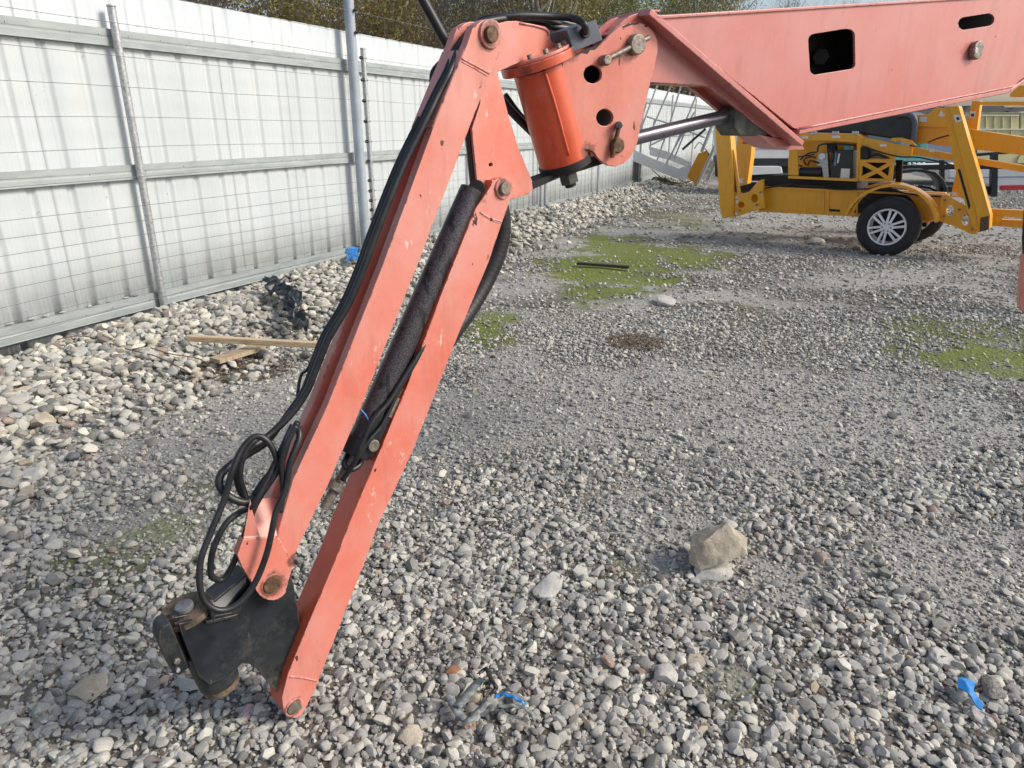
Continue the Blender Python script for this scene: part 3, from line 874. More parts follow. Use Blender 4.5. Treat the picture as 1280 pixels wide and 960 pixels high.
for s in (6.3, 9.2, 9.45, 13.2, 17.6, 22, 27, 33): post(s, .12, .032, 2.4, M['galv'], insul=False)

# ------------------------------------------------------------------ the red boom lift
JA = math.radians(42); JN = (math.sin(JA), -math.cos(JA))
jo = ground_at(367.5, 884, .06)
J = Plane(jo, JN)
W0 = J.at(690, 140, -.045)
BA = math.radians(30); BN = (math.sin(BA), -math.cos(BA))
B = Plane(W0, BN)
red = empty('boom_lift', (W0.x, W0.y, 0), 'faded salmon red articulated boom lift arm folded down to the gravel in the foreground', 'boom lift')
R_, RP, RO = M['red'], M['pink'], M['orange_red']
# upper link: two parallel bars
near_link = [(592, 31)] + arc(611.5, 43, 19.5, 155, 5, 8) + [(625, 66), (613.5, 92), (592.5, 145), (522.5, 330), (452, 508), (413, 600), (392.5, 643), (370, 690), (364, 716)] + arc(339.6, 730, 20, 0, -150, 9)[2:] + [(303, 709), (297, 694), (304, 674), (346, 671), (366, 600), (409, 508), (479, 330), (547, 145), (567.5, 94), (584, 55)]
ul = plate('upper_link', J, near_link, 0, .027, R_, red, .0022)
def far_from(px, off, P=J): # outline seen on the near face, carried straight back along the plane normal
    return [P.at(x, y, 0) - P.n * off for x, y in px]
def plate_w(name, pts, th, n, mat, parent, bevel=0.002):
    bm = bmesh.new(); slab_bm(bm, pts, th, n)
    return from_bm(name, bm, mat, parent, bevel)
far_link = [p for p in near_link if p not in ((303, 709), (297, 694), (304, 674), (346, 671))]
far_link.insert(far_link.index((366, 600)), (330, 690))
fl = plate_w('upper_link', far_from(far_link, .066), .026, J.n, R_, red, .0022)
# end plate joining the bars near the top and bottom (the lavender-lit covers)
def cover(name, a, b, o0, o1, th, mat, parent, inset=0.0):
    """strip on the upper left edge of the link from photo point a to b, spanning offsets o0..o1"""
    A, Bp = J.at(*a, 0), J.at(*b, 0)
    d = (Bp - A).normalized(); s = d.cross(J.n).normalized()
    if s.x > 0: s = -s
    bm = bmesh.new(); c = []
    for q in (A, Bp):
        for off, k in ((o0, 0), (o1, 0), (o1, th), (o0, th)):
            c.append(bm.verts.new(q - J.n * off + s * (k + inset)))
    for f in ((0, 1, 2, 3), (7, 6, 5, 4), (0, 4, 5, 1), (1, 5, 6, 2), (2, 6, 7, 3), (3, 7, 4, 0)): bm.faces.new([c[i] for i in f])
    return from_bm(name, bm, mat, parent, .001)
cover('top_cover', (581, 62), (541, 160), .001, .091, .002, R_, red)
cover('bottom_cover', (346, 671), (333, 705), .028, .065, .004, RO, red, -.012)
# lower gusset: plate between the lobes
g0 = [J.at(304, 674, 0), J.at(346, 671, 0)]
bm = bmesh.new()
gq = [g0[0] - J.n * .001, g0[1] - J.n * .001, J.at(352, 622, -.066), J.at(313, 624, -.066)]
slab_bm(bm, gq, .004, -(gq[1] - gq[0]).cross(gq[2] - gq[1]).normalized())
plate('gusset', J, [(304, 674), (313, 624), (316, 640), (330, 690), (303, 709), (297, 694)], -.001, .003, R_, red, .001)
from_bm('gusset', bm, R_, red, .001)
def boss(name, P, x, y, rpx, off, h, mat, parent, bevel=.0025, seg=28):
    c = P.at(x, y, off); r = rpx * P.scale(x, y, off) * 1.0
    return cyl(name, c - P.n * .004, c + P.n * h, r, mat, parent, seg=seg, bevel=bevel)
def PS(P, x, y, off=0): return P.scale(x, y, off)
b1 = boss('pin_boss', J, 611.5, 43, 17, 0, .008, R_, red)
boss('pin', J, 611.8, 43, 9.8, .006, .014, M['rust'], b1, .002)
b2 = boss('pin_boss', J, 339.6, 730.5, 15, 0, .004, R_, red)
boss('pin', J, 339.6, 730.5, 10.8, .003, .005, M['rust'], b2, .001)
# weld step collar near the top of the bar
def weldline(pts, P, off, mat, parent, r=.0028):
    bm = bmesh.new(); tube_bm(bm, smooth_path([P.at(x, y, off) for x, y in pts], 3), r, 6)
    return from_bm('weld', bm, mat, parent, smooth=True)
weldline([(577, 73), (594, 82), (612, 92)], J, .0, R_, ul)
weldline([(577, 77), (594, 86), (609, 95)], J, .0, R_, ul, .0018)
weldline([(346, 671), (357, 690), (367, 706)], J, .0, R_, ul)
weldline([(304, 675), (325, 673), (346, 671)], J, .0, R_, ul)
plate('end_plate', J, [(304, 674), (346, 671), (367, 704), (364, 714)] + arc(339.6, 730, 20.5, 0, -150, 9)[2:] + [(303, 709), (297, 694)], .0025, .002, R_, ul, .001)
# knuckle: two cheek plates and cross wall
kn = [(600, 130), (606, 60)] + arc(612, 43, 16, 150, 60, 4) + [(624, 29), (634, 26.5), (646, 26), (665, 30), (682, 33), (687, 38), (688, 50), (700, 57), (660, 74), (640, 82), (622, 90), (636, 145), (648, 184), (665, 225)] + [(666, 236), (662, 242), (657, 244), (630, 252), (603, 256), (597, 232), (590, 161)]
plate('knuckle_plate', J, kn, -.0275, .010, R_, red, .0015, holes=[arc(613.5, 206, 2.6, 0, 315, 7)])
plate_w('knuckle_plate', [J.at(x, y, -.0275) - J.n * .026 for x, y in kn], .009, J.n, R_, red, .0015)
bm = bmesh.new(); pp = [J.at(597, 232, -.0275), J.at(590, 161, -.0275), J.at(598, 100, -.0275)]
for a_, b_ in zip(pp, pp[1:]): box_bm(bm, a_ - J.n * .018, b_ - J.n * .018, .006, .017, up=J.n)
from_bm('knuckle_wall', bm, M['dark_void'], red)
bm = bmesh.new()
slab_bm(bm, [J.at(x, y, -.036) for x, y in ((646, 26.5), (682, 33.5), (687, 39), (687, 46), (646, 34), (624, 33))], .02, J.n)
from_bm('knuckle_rim', bm, R_, red, .001)
weldline([(650, 29), (668, 32), (683, 37), (686, 44)], J, -.026, R_, red, .003)
# lower link: one closed box beam
low = [(614, 232), (615, 225)] + arc(628.4, 235.3, 13.5, 135, -30, 8) + [(639, 247.5), (627.5, 279), (611, 328), (576, 411), (538, 508), (516, 564), (474, 654), (452.5, 712.5), (430, 769), (392, 867)] + arc(367.5, 884, 14, 10, -160, 8)[1:] + [(352.5, 872), (360, 842), (375, 805), (387, 776), (419, 701), (435, 658), (476, 561), (510, 480), (547.5, 379), (567.5, 328), (594, 262)]
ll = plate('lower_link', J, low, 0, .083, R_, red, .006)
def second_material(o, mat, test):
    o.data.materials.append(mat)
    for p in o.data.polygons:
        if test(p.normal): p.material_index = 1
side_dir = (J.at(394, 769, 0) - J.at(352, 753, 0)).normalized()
second_material(ll, RO, lambda n: abs(n.dot(J.n)) < .5 and n.dot(side_dir) < -.3)  # deeper red on this side paints in the shade of the upper link
b3 = boss('pin_boss', J, 628.4, 235.3, 13.3, 0, .006, R_, red)
boss('pin', J, 628.6, 235.3, 7.6, .004, .013, M['worn_steel'], b3, .002)
b4 = boss('pin_boss', J, 367.5, 884, 12.5, 0, .004, R_, red)
boss('pin', J, 367.5, 884, 8.6, .003, .005, M['worn_steel'], b4, .001)
weldline([(600, 265), (613, 273), (627, 277)], J, 0, R_, ll)
weldline([(602, 268), (614, 275), (625, 279)], J, 0, R_, ll, .0016)
weldline([(362, 846), (377, 847), (396, 851)], J, 0, R_, ll)
# dents and cracks in the paint as thin dark marks stay in the material
# hydraulic lift cylinder between the links
P3 = lambda x, y, off: J.at(x, y, off)
ca, cb = P3(590, 238, -.040), P3(447, 560, -.040)
hc = cyl('hydraulic_cylinder', ca, cb, .0335, M['barrel'], red, seg=36)
cyl('cylinder_rod', cb + (cb - ca) * .001, P3(405, 636, -.045), .0135, M['worn_steel'], red, seg=20)
cyl('cylinder_head', cb - (cb - ca).normalized() * .03, cb + (cb - ca).normalized() * .02, .040, M['black_steel'], hc, bevel=.003)
cyl('collar', P3(423, 603, -.045), P3(417, 612, -.045), .024, M['worn_steel'], red, bevel=.002)
cyl('cylinder_eye', P3(596, 236, -.066), P3(596, 236, -.026), .024, M['dark_void'], hc, bevel=.003)
bm = bmesh.new(); slab_bm(bm, [J.at(x, y, -.004) for x, y in ((470, 514), (488, 524), (465, 573), (447, 565))], .05, J.n)
vb = from_bm('valve_block', bm, M['black_steel'], red, .002)
boss('bolt', J, 465, 556, 8, -.003, .012, M['worn_steel'], vb, .003)
cyl('fitting', P3(495, 496, -.012), P3(484, 520, -.012), .012, M['worn_steel'], red, seg=12)
cyl('fitting', P3(501, 484, -.012), P3(495, 496, -.012), .008, M['rust'], red, seg=12)
hose('hose', J, [(548, 400, -.02), (531, 432, -.008), (520, 452, -.004), (500, 486, -.002), (478, 530, .002), (460, 552, .006), (448, 572, .0)], .0055, M['rubber'], red)
hose('hose', J, [(540, 412, -.012), (522, 445, -.004), (506, 470, -.002), (486, 502, .002), (466, 526, .006), (452, 556, .006), (444, 576, .0), (428, 600, -.02)], .0075, M['rubber'], red)
hose('hose', J, [(452, 562, -.03), (450, 580, -.02), (438, 587, -.015), (430, 580, -.03), (436, 566, -.05)], .0075, M['rubber'], red)
hose('zip_tie', J, [(451, 512, -.008), (457, 519, -.005), (461.5, 528, -.010)], .0022, M['blue_tie'], red)
plate('barrel_shade', J, [(600, 256), (594, 264), (569, 327), (549, 378), (530, 426), (513, 462), (500, 490), (480, 528), (466, 540), (500, 440), (530, 375), (575, 275)], -.018, .045, M['dark_void'], red, .003)  # added black plate, paints in the shade between barrel and lower link
# fat corrugated hose bulging out behind the lower link
hose('corrugated_hose', J, [(600, 236, -.10), (620, 248, -.115), (627, 280, -.12), (622, 315, -.12), (606, 352, -.12), (585, 388, -.11), (562, 420, -.095), (540, 452, -.07), (520, 490, -.06)], .0285, M['rubber'], red, sub=14, seg=16,
     rfun=lambda t: 1 + .035 * math.sin(t * 400))
# hoses following the upper link
main = [(700, 30, -.09), (672, 22, -.08), (645, 22, -.06), (618, 25, -.052), (596, 32, -.048), (577, 55, -.045), (563, 88, -.043), (549, 115, -.043), (533, 148, -.040), (508, 198, -.045), (489, 243, -.045), (468, 298, -.050), (452, 342, -.055), (434, 383, -.062), (411, 422, -.07), (395, 461, -.08), (383, 490, -.085), (365, 516, -.09), (338, 543, -.09), (311, 562, -.08), (297, 574, -.07), (277, 592, -.05), (275, 608, -.04), (288, 622, -.03), (306, 628, -.02), (318, 622, -.02)]
main = [(x, y, o + (.024 if 6 <= i <= 19 else 0)) for i, (x, y, o) in enumerate(main)]
hose('hose', J, main, .0095, M['rubber'], red)
hose('hose', J, [(x - 5, y + 1, o - .022) for x, y, o in main[3:18]] + [(334, 552, -.09), (305, 572, -.09), (296, 590, -.06), (300, 612, -.05), (312, 628, -.04)], .0085, M['rubber'], red)
hose('hose', J, [(x - 9, y - 2, o - .03) for x, y, o in main[8:16]] + [(376, 470, -.10), (371, 500, -.09)], .004, M['rubber'], red)
hose('hose', J, [(556, 74, -.09), (546, 82, -.12), (540, 92, -.13), (540, 108, -.12), (545, 116, -.1)], .006, M['rubber'], red)
# loose loops hanging at the bottom
hose('hose_loop', J, [(366, 531, -.02), (347, 572, -.01), (319, 628, 0), (300, 640, -.03), (282, 655, -.03), (267, 685, -.03), (263, 712, -.03), (268, 723, -.03), (281, 722, -.03), (298, 690, -.02), (319, 632, -.01), (349, 584, 0), (362, 545, 0), (371, 534, -.01), (374, 548, .01), (363, 578, .02), (357, 612, .025), (345, 640, .03), (334, 690, .035), (318, 730, .035), (298, 755, .035), (276, 763, .03), (258, 754, .02), (250, 733, .01), (251, 700, 0), (264, 664, -.01), (280, 625, -.02), (290, 590, -.02), (302, 562, -.03), (318, 546, -.03), (333, 550, -.02), (343, 566, -.01), (350, 590, 0)], .0076, M['rubber'], red)
hose('hose_loop', J, [(370, 532, .012), (358, 556, .012), (352, 580, .012), (354, 612, .015), (350, 640, .02)], .0076, M['rubber'], red)
hose('hose_loop', J, [(372, 528, -.02), (360, 548, -.04), (352, 575, -.03), (330, 600, -.03), (312, 625, -.03), (304, 612, -.04), (300, 590, -.04), (306, 566, -.04), (316, 552, -.04)], .0075, M['rubber'], red)
# leaning black guard tube behind the knuckle
gt = cyl('guard_tube', J.at(527, -3, -.16), J.at(566, 68, -.13), .0135, M['rubber'], red, seg=20)
bm = bmesh.new(); tube_bm(bm, smooth_path([J.at(*p) for p in ((566, 68, -.13), (585, 90, -.13), (612, 108, -.13), (640, 140, -.13), (668, 168, -.13))], 4), .0125, 14)
from_bm('guard_tube', bm, M['rubber'], red, smooth=True)
hose('hose', J, [(632, 118, -.15), (648, 140, -.15), (664, 158, -.15), (690, 190, -.15)], .007, M['rubber'], red)

# swivel (boom plane, centre line at offset 0)
s0, s1 = B.at(674, 84, 0), B.at(707, 208, 0)
ax = (s1 - s0).normalized()
rs_ = .0765
sw = cyl('swivel_housing', s0 + ax * .004, s1, rs_, RO, red, seg=56)
fc = s0 - ax * .014
fl_ = cyl('swivel_flange', fc - ax * .013, fc + ax * .012, .106, RO, red, seg=64, bevel=.003)
cyl('swivel_flange', fc - ax * .022, fc - ax * .0135, .098, R_, red, seg=64, bevel=.002)
u_, v_ = frame_for(ax)
for k in range(12):
    a = k * PI / 6 + .2
    c = fc - ax * .023 + (u_ * math.cos(a) + v_ * math.sin(a)) * .086
    cyl('bolt', c, c - ax * .011, .0085, M['worn_steel'], fl_, seg=6)
cyl('swivel_ring', s1 - ax * .02, s1 + ax * .004, rs_ * 1.04, M['dark_void'], red, seg=56, bevel=.002)
# bottom strap plate with nut
bm = bmesh.new(); slab_bm(bm, [B.at(x, y, .035) for x, y in ((664, 228), (700, 215), (760, 196), (760, 203), (700, 222), (666, 237))], .07, B.n)
from_bm('strap_plate', bm, M['dark_void'], red, .0015)
nu = s1 + ax * .012
nb = cyl('nut', nu + ax * .008 + (v_ * 0), nu + ax * .038, .030, M['olive'], red, seg=6, bevel=.002)
cyl('stud', nu + ax * .038, nu + ax * .050, .017, M['dark_void'], nb, seg=16)
# bracket cheeks
br = [(680, 89), (700, 76), (714, 70), (733, 64), (751, 55.5), (757, 49), (764, 42), (771, 36), (779, 31), (787, 28.5), (794, 28), (802, 28.5), (809, 32), (816, 38), (820.5, 46), (822.5, 56), (822, 66), (819, 79), (813, 105), (806, 135), (800, 163), (797, 178), (793, 188), (788, 197), (780, 204), (770, 208.5), (760, 207), (753, 203), (747, 197), (743, 191), (736, 187), (728, 187.5), (718, 191), (712, 195), (705, 166), (692, 120)]
hA, hB = arc(741, 93, 11.3, 0, 345, 23), arc(756, 147, 10.6, 0, 345, 23)
plate('bracket_cheek', B, br, .070, .012, R_, red, .002, holes=[hA, hB])
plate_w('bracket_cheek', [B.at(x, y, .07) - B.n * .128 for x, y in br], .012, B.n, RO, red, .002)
bm = bmesh.new()
for a_, b_ in (((722, 80), (760, 66)), ((715, 100), (728, 180))):
    box_bm(bm, B.at(*a_, 0), B.at(*b_, 0), .012, .11, up=B.n)
from_bm('bracket_web', bm, M['dark_void'], red)
bm = bmesh.new(); tube_bm(bm, smooth_path([B.at(x, y, .071) for x, y in ((681, 90), (688, 112), (697, 142), (705, 172), (711, 194))], 3), .0045, 8)
from_bm('weld', bm, RO, red, smooth=True)
plate('hole_shade', B, [(722, 80), (760, 66), (775, 100), (775, 170), (735, 175)], .0, .02, M['dark_void'], red, .002)  # added dark plate, paints in the enclosed shade behind the bracket holes
# ragged dark sheet, paints in the shaded gap under the flange
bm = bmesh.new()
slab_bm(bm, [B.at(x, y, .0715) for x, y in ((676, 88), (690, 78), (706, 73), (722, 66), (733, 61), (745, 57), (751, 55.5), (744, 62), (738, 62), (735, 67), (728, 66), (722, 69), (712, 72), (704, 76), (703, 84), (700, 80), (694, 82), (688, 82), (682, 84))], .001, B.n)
from_bm('wear_shade_patch', bm, M['dark_void'], red)
bm = bmesh.new()
for pts in (((778, 33), (786, 29), (793, 29.5), (788, 31.5), (781, 34)), ((789, 28.5), (797, 28.5), (799, 30), (793, 31), (790, 30)), ((806, 31), (810, 33), (809, 34), (806, 33))):
    slab_bm(bm, [B.at(x, y, .0715) for x, y in pts], .001, B.n)
from_bm('wear_shade_patch', bm, M['dark_void'], red)
def thandle(cx, cy, r, p0, p1, ball):
    k = boss('pin', B, cx, cy, r, .07, .022, M['worn_steel'], red, .004)
    a, b = B.at(*p0, .083), B.at(*p1, .083)
    cyl('tommy_bar', a, b, .0075, M['worn_steel'], k, seg=14)
    if ball:
        d = (b - a).normalized()
        cyl('bar_end', a - B.n * .014 - d * .002, a + B.n * .014 - d * .002, .0145, M['worn_steel'], k, seg=18, bevel=.004)
    return k
thandle(792.5, 56, 12, (757, 75), (811, 47), True)
k2 = boss('pin', B, 769, 182, 9, .07, .020, M['rust'], red, .004)
cyl('tommy_bar', B.at(774.2, 156, .084), B.at(765, 197, .084), .0065, M['rust'], k2, seg=12)
cyl('bar_end', B.at(774.2, 156, .072), B.at(774.2, 156, .096), .011, M['worn_steel'], k2, seg=16, bevel=.003)
# control block on the flange
bm = bmesh.new()
blk = [(708, 38), (745, 24.5), (754, 50), (717, 65)]
slab_bm(bm, [B.at(x, y, .078) for x, y in blk], .09, B.n)
cb_ = from_bm('valve_block', bm, M['grey_block'], red, .003)
boss('fitting', B, 730, 41, 6.5, .078, .012, M['rubber'], cb_, .002, 12)
hose('hose', B, [(590, 40, -.02), (602, 26, .0), (620, 22, .02), (640, 20, .03), (660, 19.5, .035), (690, 20.5, .04), (712, 22, .06), (724, 25.5, .085), (731, 32, .10), (731, 41, .085)], .0098, M['rubber'], red)
hose('hose', B, [(655, 22, -.06), (680, 30, -.06), (700, 35, -.06), (740, 39, -.06), (770, 44, -.05)], .012, M['rubber'], red)
hose('hose', B, [(655, 28, -.085), (690, 25, -.085), (720, 32, -.085), (770, 36, -.07)], .009, M['rubber'], red)

# main boom: inner fork head
hd = [(762, 43), (770, 34), (780, 25), (790, 18.5), (799, 16), (808, 15.5), (846, 22), (900, 60), (960, 120), (1003, 172), (968, 172), (940, 152), (911, 127), (896, 114), (885, 107.5), (815, 103), (800, 103), (775, 80)]
plate('boom_head', B, hd, .050, .012, RP, red, .002)
plate_w('boom_head', [B.at(x, y, .05) - B.n * .088 for x, y in hd], .012, B.n, RP, red, .002)
bm = bmesh.new()
top_ = [(762, 43), (770, 34), (780, 25), (790, 18.5), (799, 16), (812, 16)]
for a_, b_ in zip(top_, top_[1:]):
    pa, pb = B.at(*a_, .0), B.at(*b_, .0); box_bm(bm, pa + (pa - pb) * .1, pb, .097, .006, up=Vector((0, 0, 1)))
from_bm('head_rim', bm, R_, red, .001)
# lower edge wrap of the head
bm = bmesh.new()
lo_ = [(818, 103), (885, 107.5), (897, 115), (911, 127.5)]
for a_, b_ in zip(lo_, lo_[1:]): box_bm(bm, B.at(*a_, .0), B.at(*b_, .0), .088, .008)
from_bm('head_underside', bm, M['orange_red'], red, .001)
# diagonal end plate of the wide box
HW = .100
ea, eb = B.at(811, 18, HW), B.at(1003, 183, HW)
ed = (eb - ea).normalized(); en = ed.cross(B.n).normalized()
if en.x > 0: en = -en
bm = bmesh.new(); c = []
for q in (ea, eb):
    for off, k in ((0, 0), (-2 * HW, 0), (-2 * HW, .018), (0, .018)): c.append(bm.verts.new(q + B.n * off - en * k))
for f in ((0, 1, 2, 3), (7, 6, 5, 4), (0, 4, 5, 1), (1, 5, 6, 2), (2, 6, 7, 3), (3, 7, 4, 0)): bm.faces.new([c[i] for i in f])
from_bm('end_plate', bm, RP, red, .003)
# web (near side plate) with openings
win = [(1020, 42), (1058, 36)] + arc(1061, 44, 7.5, 70, 0, 4) + [(1069, 78)] + arc(1062, 79, 7.5, 0, -85, 4) + [(1022, 93)] + arc(1020, 86, 7.5, -90, -180, 4) + [(1010.5, 52)] + arc(1018, 50, 7.5, 180, 105, 4)
slot = arc(1206, 29.5, 8, 100, 260, 8) + arc(1235, 24.5, 8, -80, 80, 8)
webp = [(822, 17.5), (842, 20), (1020, 8.5), (1180, 0), (1330, -8), (1330, 88), (1279, 98), (1268, 106), (1262, 112.5), (1005, 163.5), (996, 162), (990, 157), (940, 113), (893, 70)]
webp2 = [(819, 21), (842, 20), (1020, 8.5), (1180, -2), (1330, -12), (1330, 84), (1283, 95), (1274, 101), (1266, 109), (1000, 162), (992, 160)]
plate('boom_web', B, webp2, HW - .006, .009, RP, red, .0015, holes=[win, slot])
plate_w('boom_web', [B.at(x, y, HW - .006) - B.n * (2 * HW - .02) for x, y in webp2], .009, B.n, RP, red, .0015)
def flange(name, a, b, th, over, mat, offs=HW, up=0.0):
    bm = bmesh.new(); pa, pb = B.at(*a, offs), B.at(*b, offs); c = []
    for q in (pa, pb):
        for off, k in ((over, 0), (-2 * HW - over, 0), (-2 * HW - over, th), (over, th)): c.append(bm.verts.new(q + B.n * off + Vector((0, 0, k))))
    for f in ((0, 1, 2, 3), (7, 6, 5, 4), (0, 4, 5, 1), (1, 5, 6, 2), (2, 6, 7, 3), (3, 7, 4, 0)): bm.faces.new([c[i] for i in f])
    return from_bm(name, bm, mat, red, .003)
flange('boom_bottom', (998, 168), (1262, 116), .018, .003, RP)
flange('boom_bottom', (1262, 116), (1282, 102), .016, .003, RP)
flange('boom_bottom', (1282, 102), (1330, 92), .016, .003, RP)
flange('boom_top', (820, 24), (1330, -8), .010, .0, RP)
weldline([(1000, 161), (1080, 145), (1180, 125), (1266, 108)], B, HW + .001, RP, red, .0045)
bt = boss('rest_pad', B, 1218, 63, 11, HW, .018, M['worn_steel'], red, .006)
boss('screw', B, 1219, 63, 3.6, HW + .017, .006, M['galv'], bt, .001, 8)
nn_ = B.at(1025, 70, .0)
cyl('inner_nut', B.at(1026, 71, -.02), B.at(1026, 71, .01), .028, M['dark_void'], red, seg=6)
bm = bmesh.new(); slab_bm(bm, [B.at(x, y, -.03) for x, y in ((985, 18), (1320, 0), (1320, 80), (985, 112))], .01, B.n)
from_bm('boom_inner_shade', bm, M['dark_void'], red)  # dark plate painting in the shaded boom interior behind the openings
# tail plate under the diagonal
bm = bmesh.new()
slab_bm(bm, [B.at(x, y, .05) for x, y in ((948, 168), (1001, 179), (1006, 187), (986, 187.5), (969, 185), (958, 178))], .10, B.n)
from_bm('tail_plate', bm, RP, red, .002)
# slew cylinder under the head
ra, rb = B.at(772, 178, 0), B.at(918, 142.5, 0)
cyl('slew_cylinder_rod', ra, rb, .0215, M['chrome'], red, seg=32)
d_ = (rb - ra).normalized()
bb_ = cyl('slew_cylinder', rb - d_ * .005, rb + d_ * .45, .047, M['olive'], red, seg=32, bevel=.003)
cyl('gland', rb - d_ * .02, rb + d_ * .0, .033, M['dark_void'], bb_, seg=28, bevel=.003)
bm = bmesh.new(); slab_bm(bm, [B.at(x, y, .045) for x, y in ((920, 138), (934, 128), (962, 158), (960, 170), (925, 170), (918, 160))], .09, B.n)
from_bm('cylinder_mount', bm, M['olive'], bb_, .006)

# basket mount (black) resting in the gravel
M['mount'] = mount_mat(); BK = M['mount']
mt = [(314, 735), (318, 706), (345, 700), (367, 728), (377, 794), (362, 850), (353, 874), (336, 855), (319, 834), (311, 829.5), (303, 829), (296, 836), (290, 843), (262, 856), (249, 846), (242, 831), (229, 800), (223, 780), (262, 771), (289, 766)]
mp = plate('basket_mount', J, mt, -.029, .010, BK, red, .002)
plate_w('basket_mount', [J.at(x, y, -.029) - J.n * .030 for x, y in mt], .008, J.n, BK, red, .002)
# swivel tube of the mount
m0, m1 = J.at(232, 762, -.086), J.at(274, 850, -.082)
max_ = (m1 - m0).normalized()
cyl('mount_tube', m0 + max_ * .012, m1 - max_ * .002, .050, BK, red, seg=36, bevel=.002)
dd = cyl('swivel_disc', m0 - max_ * .002, m0 + max_ * .012, .062, M['rust_disc'], red, seg=40, bevel=.002)
cyl('disc_bolt', m0 - max_ * .016, m0 - max_ * .002, .022, M['grey_rock'], dd, seg=20, bevel=.003)
cyl('swivel_disc', m1 - max_ * .002, m1 + max_ * .018, .047, M['rust_disc'], red, seg=40, bevel=.003)
# top rim box with pale inside
bm = bmesh.new()
for a_, b_ in (((262, 746), (304, 712)), ((252, 772), (292, 763)), ((258, 748), (262, 770))):
    box_bm(bm, J.at(*a_, -.045), J.at(*b_, -.045), .008, .055, up=J.n)
from_bm('mount_rim', bm, BK, red, .002)
plate('mount_inner', J, [(262, 752), (304, 716), (312, 738), (290, 760), (268, 766)], -.062, .004, M['plain_grey'], red, .0)
plate('mount_lug', J, [(199, 790), (203, 784), (213, 779), (222, 800), (236, 834), (225, 845), (216, 841), (198, 803)], -.015, .05, BK, red, .003)
plate('mount_lug', J, [(206, 776), (216, 772), (226, 800), (238, 834), (232, 838), (215, 800)], -.045, .02, M['dark_void'], red, .002)
boss('lug_bolt', J, 221, 826, 4.5, -.014, .006, M['worn_steel'], red, .002, 6)
boss('lug_bolt', J, 222, 837, 2.6, -.014, .006, M['galv'], red, .001, 12)

# red steel end at the right edge (a stabiliser foot of another machine)
g = ground_at(1284, 392, 0)
RE = Plane(g, (-.3, -1))
sf = empty('stabiliser_leg', (g.x, g.y, 0), 'rust streaked red steel leg hanging at the right edge of the yard', 'machine leg')
plate('leg', RE, [(1275, 350), (1279, 318), (1300, 318), (1300, 402), (1285, 396), (1274, 384)], 0, .06, M['red'], sf, .006)
plate('foot_pad', RE, [(1279, 300), (1283, 240), (1310, 240), (1310, 318), (1280, 318)], -.01, .04, M['dark_void'], sf, .004)

# ------------------------------------------------------------------ yellow trailer boom lift
YO = Vector((4.75, 8.91)); YNv = Vector((-.64, -.77)).normalized()
Y = Plane(YO, YNv)
YM = M['yellow']
yl = empty('trailer_lift', (YO.x, YO.y, 0), 'yellow towable boom lift with folded outriggers and alloy wheels parked across the yard', 'boom lift')
def wheel(c, R, wd, parent, name='wheel', rim=True, n=None):
    n = n or Y.n
    u = Vector((-n.y, n.x, 0)); v = Vector((0, 0, 1))
    bm = bmesh.new(); seg = 48
    pr = [(R * .60, wd * .36), (R * .66, wd * .47), (R * .80, wd * .50), (R * .92, wd * .45), (R * .985, wd * .36), (R, wd * .2), (R, -wd * .2), (R * .985, -wd * .36), (R * .92, -wd * .45), (R * .8, -wd * .5), (R * .66, -wd * .47), (R * .60, -wd * .36)]
    rings = []
    for i in range(seg):
        a = 2 * PI * i / seg; dr = u * math.cos(a) + v * math.sin(a)
        rings.append([bm.verts.new(c + dr * r * (1 - (.012 if (i % 2 and r > R * .97) else 0)) + n * o) for r, o in pr])
    for i in range(seg):
        a, b = rings[i], rings[(i + 1) % seg]
        for k in range(len(pr)): bm.faces.new((a[k], a[(k + 1) % len(pr)], b[(k + 1) % len(pr)], b[k]))
    t = from_bm(name, bm, M['tyre'], parent, smooth=True)
    if rim:
        bm = bmesh.new()
        prr = [(R * .62, .41 * wd), (R * .60, .46 * wd), (R * .56, .44 * wd), (R * .545, .30 * wd), (R * .53, -.3 * wd), (R * .62, -.35 * wd)]
        rings = []
        for i in range(seg):
            a = 2 * PI * i / seg; dr = u * math.cos(a) + v * math.sin(a)
            rings.append([bm.verts.new(c + dr * r + n * o) for r, o in prr])
        for i in range(seg):
            a, b = rings[i], rings[(i + 1) % seg]
            for k in range(len(prr)): bm.faces.new((a[k], a[(k + 1) % len(prr)], b[(k + 1) % len(prr)], b[k]))
        for i in range(12):
            a = 2 * PI * (i // 2) / 6 + (.30 if i % 2 else -.30) + .3
            aa = 2 * PI * (i // 2) / 6 + (.08 if i % 2 else -.08) + .3
            d0 = u * math.cos(a) + v * math.sin(a); d1 = u * math.cos(aa * .6 + a * .4) + v * math.sin(aa * .6 + a * .4)
            box_bm(bm, c + d0 * R * .16 + n * wd * .40, c + d1 * R * .57 + n * wd * .36, R * .075, wd * .14, up=n)
        rm = from_bm('rim', bm, M['alloy'], t, .003)
        cyl('hub', c + n * wd * .28, c + n * wd * .46, R * .20, M['alloy'], t, seg=28, bevel=.006)
        cyl('brake_disc', c + n * wd * .02, c + n * wd * .05, R * .5, M['dark_void'], t, seg=32)
        for i in range(6):
            a = 2 * PI * i / 6; q = c + (u * math.cos(a) + v * math.sin(a)) * R * .135
            cyl('lug_nut', q + n * wd * .46, q + n * wd * .49, R * .028, M['worn_steel'], t, seg=6)
    return t
RW = .368
wc = Y.at(1111, 281, -.09); wc.z = float(height(wc.x, wc.y)) + RW - .015
wheel(wc, RW, .23, yl)
wheel(wc - Y.n * 1.55, RW, .215, yl)
cyl('axle', wc - Y.n * .1, wc - Y.n * 1.5, .04, M['dark_void'], yl)
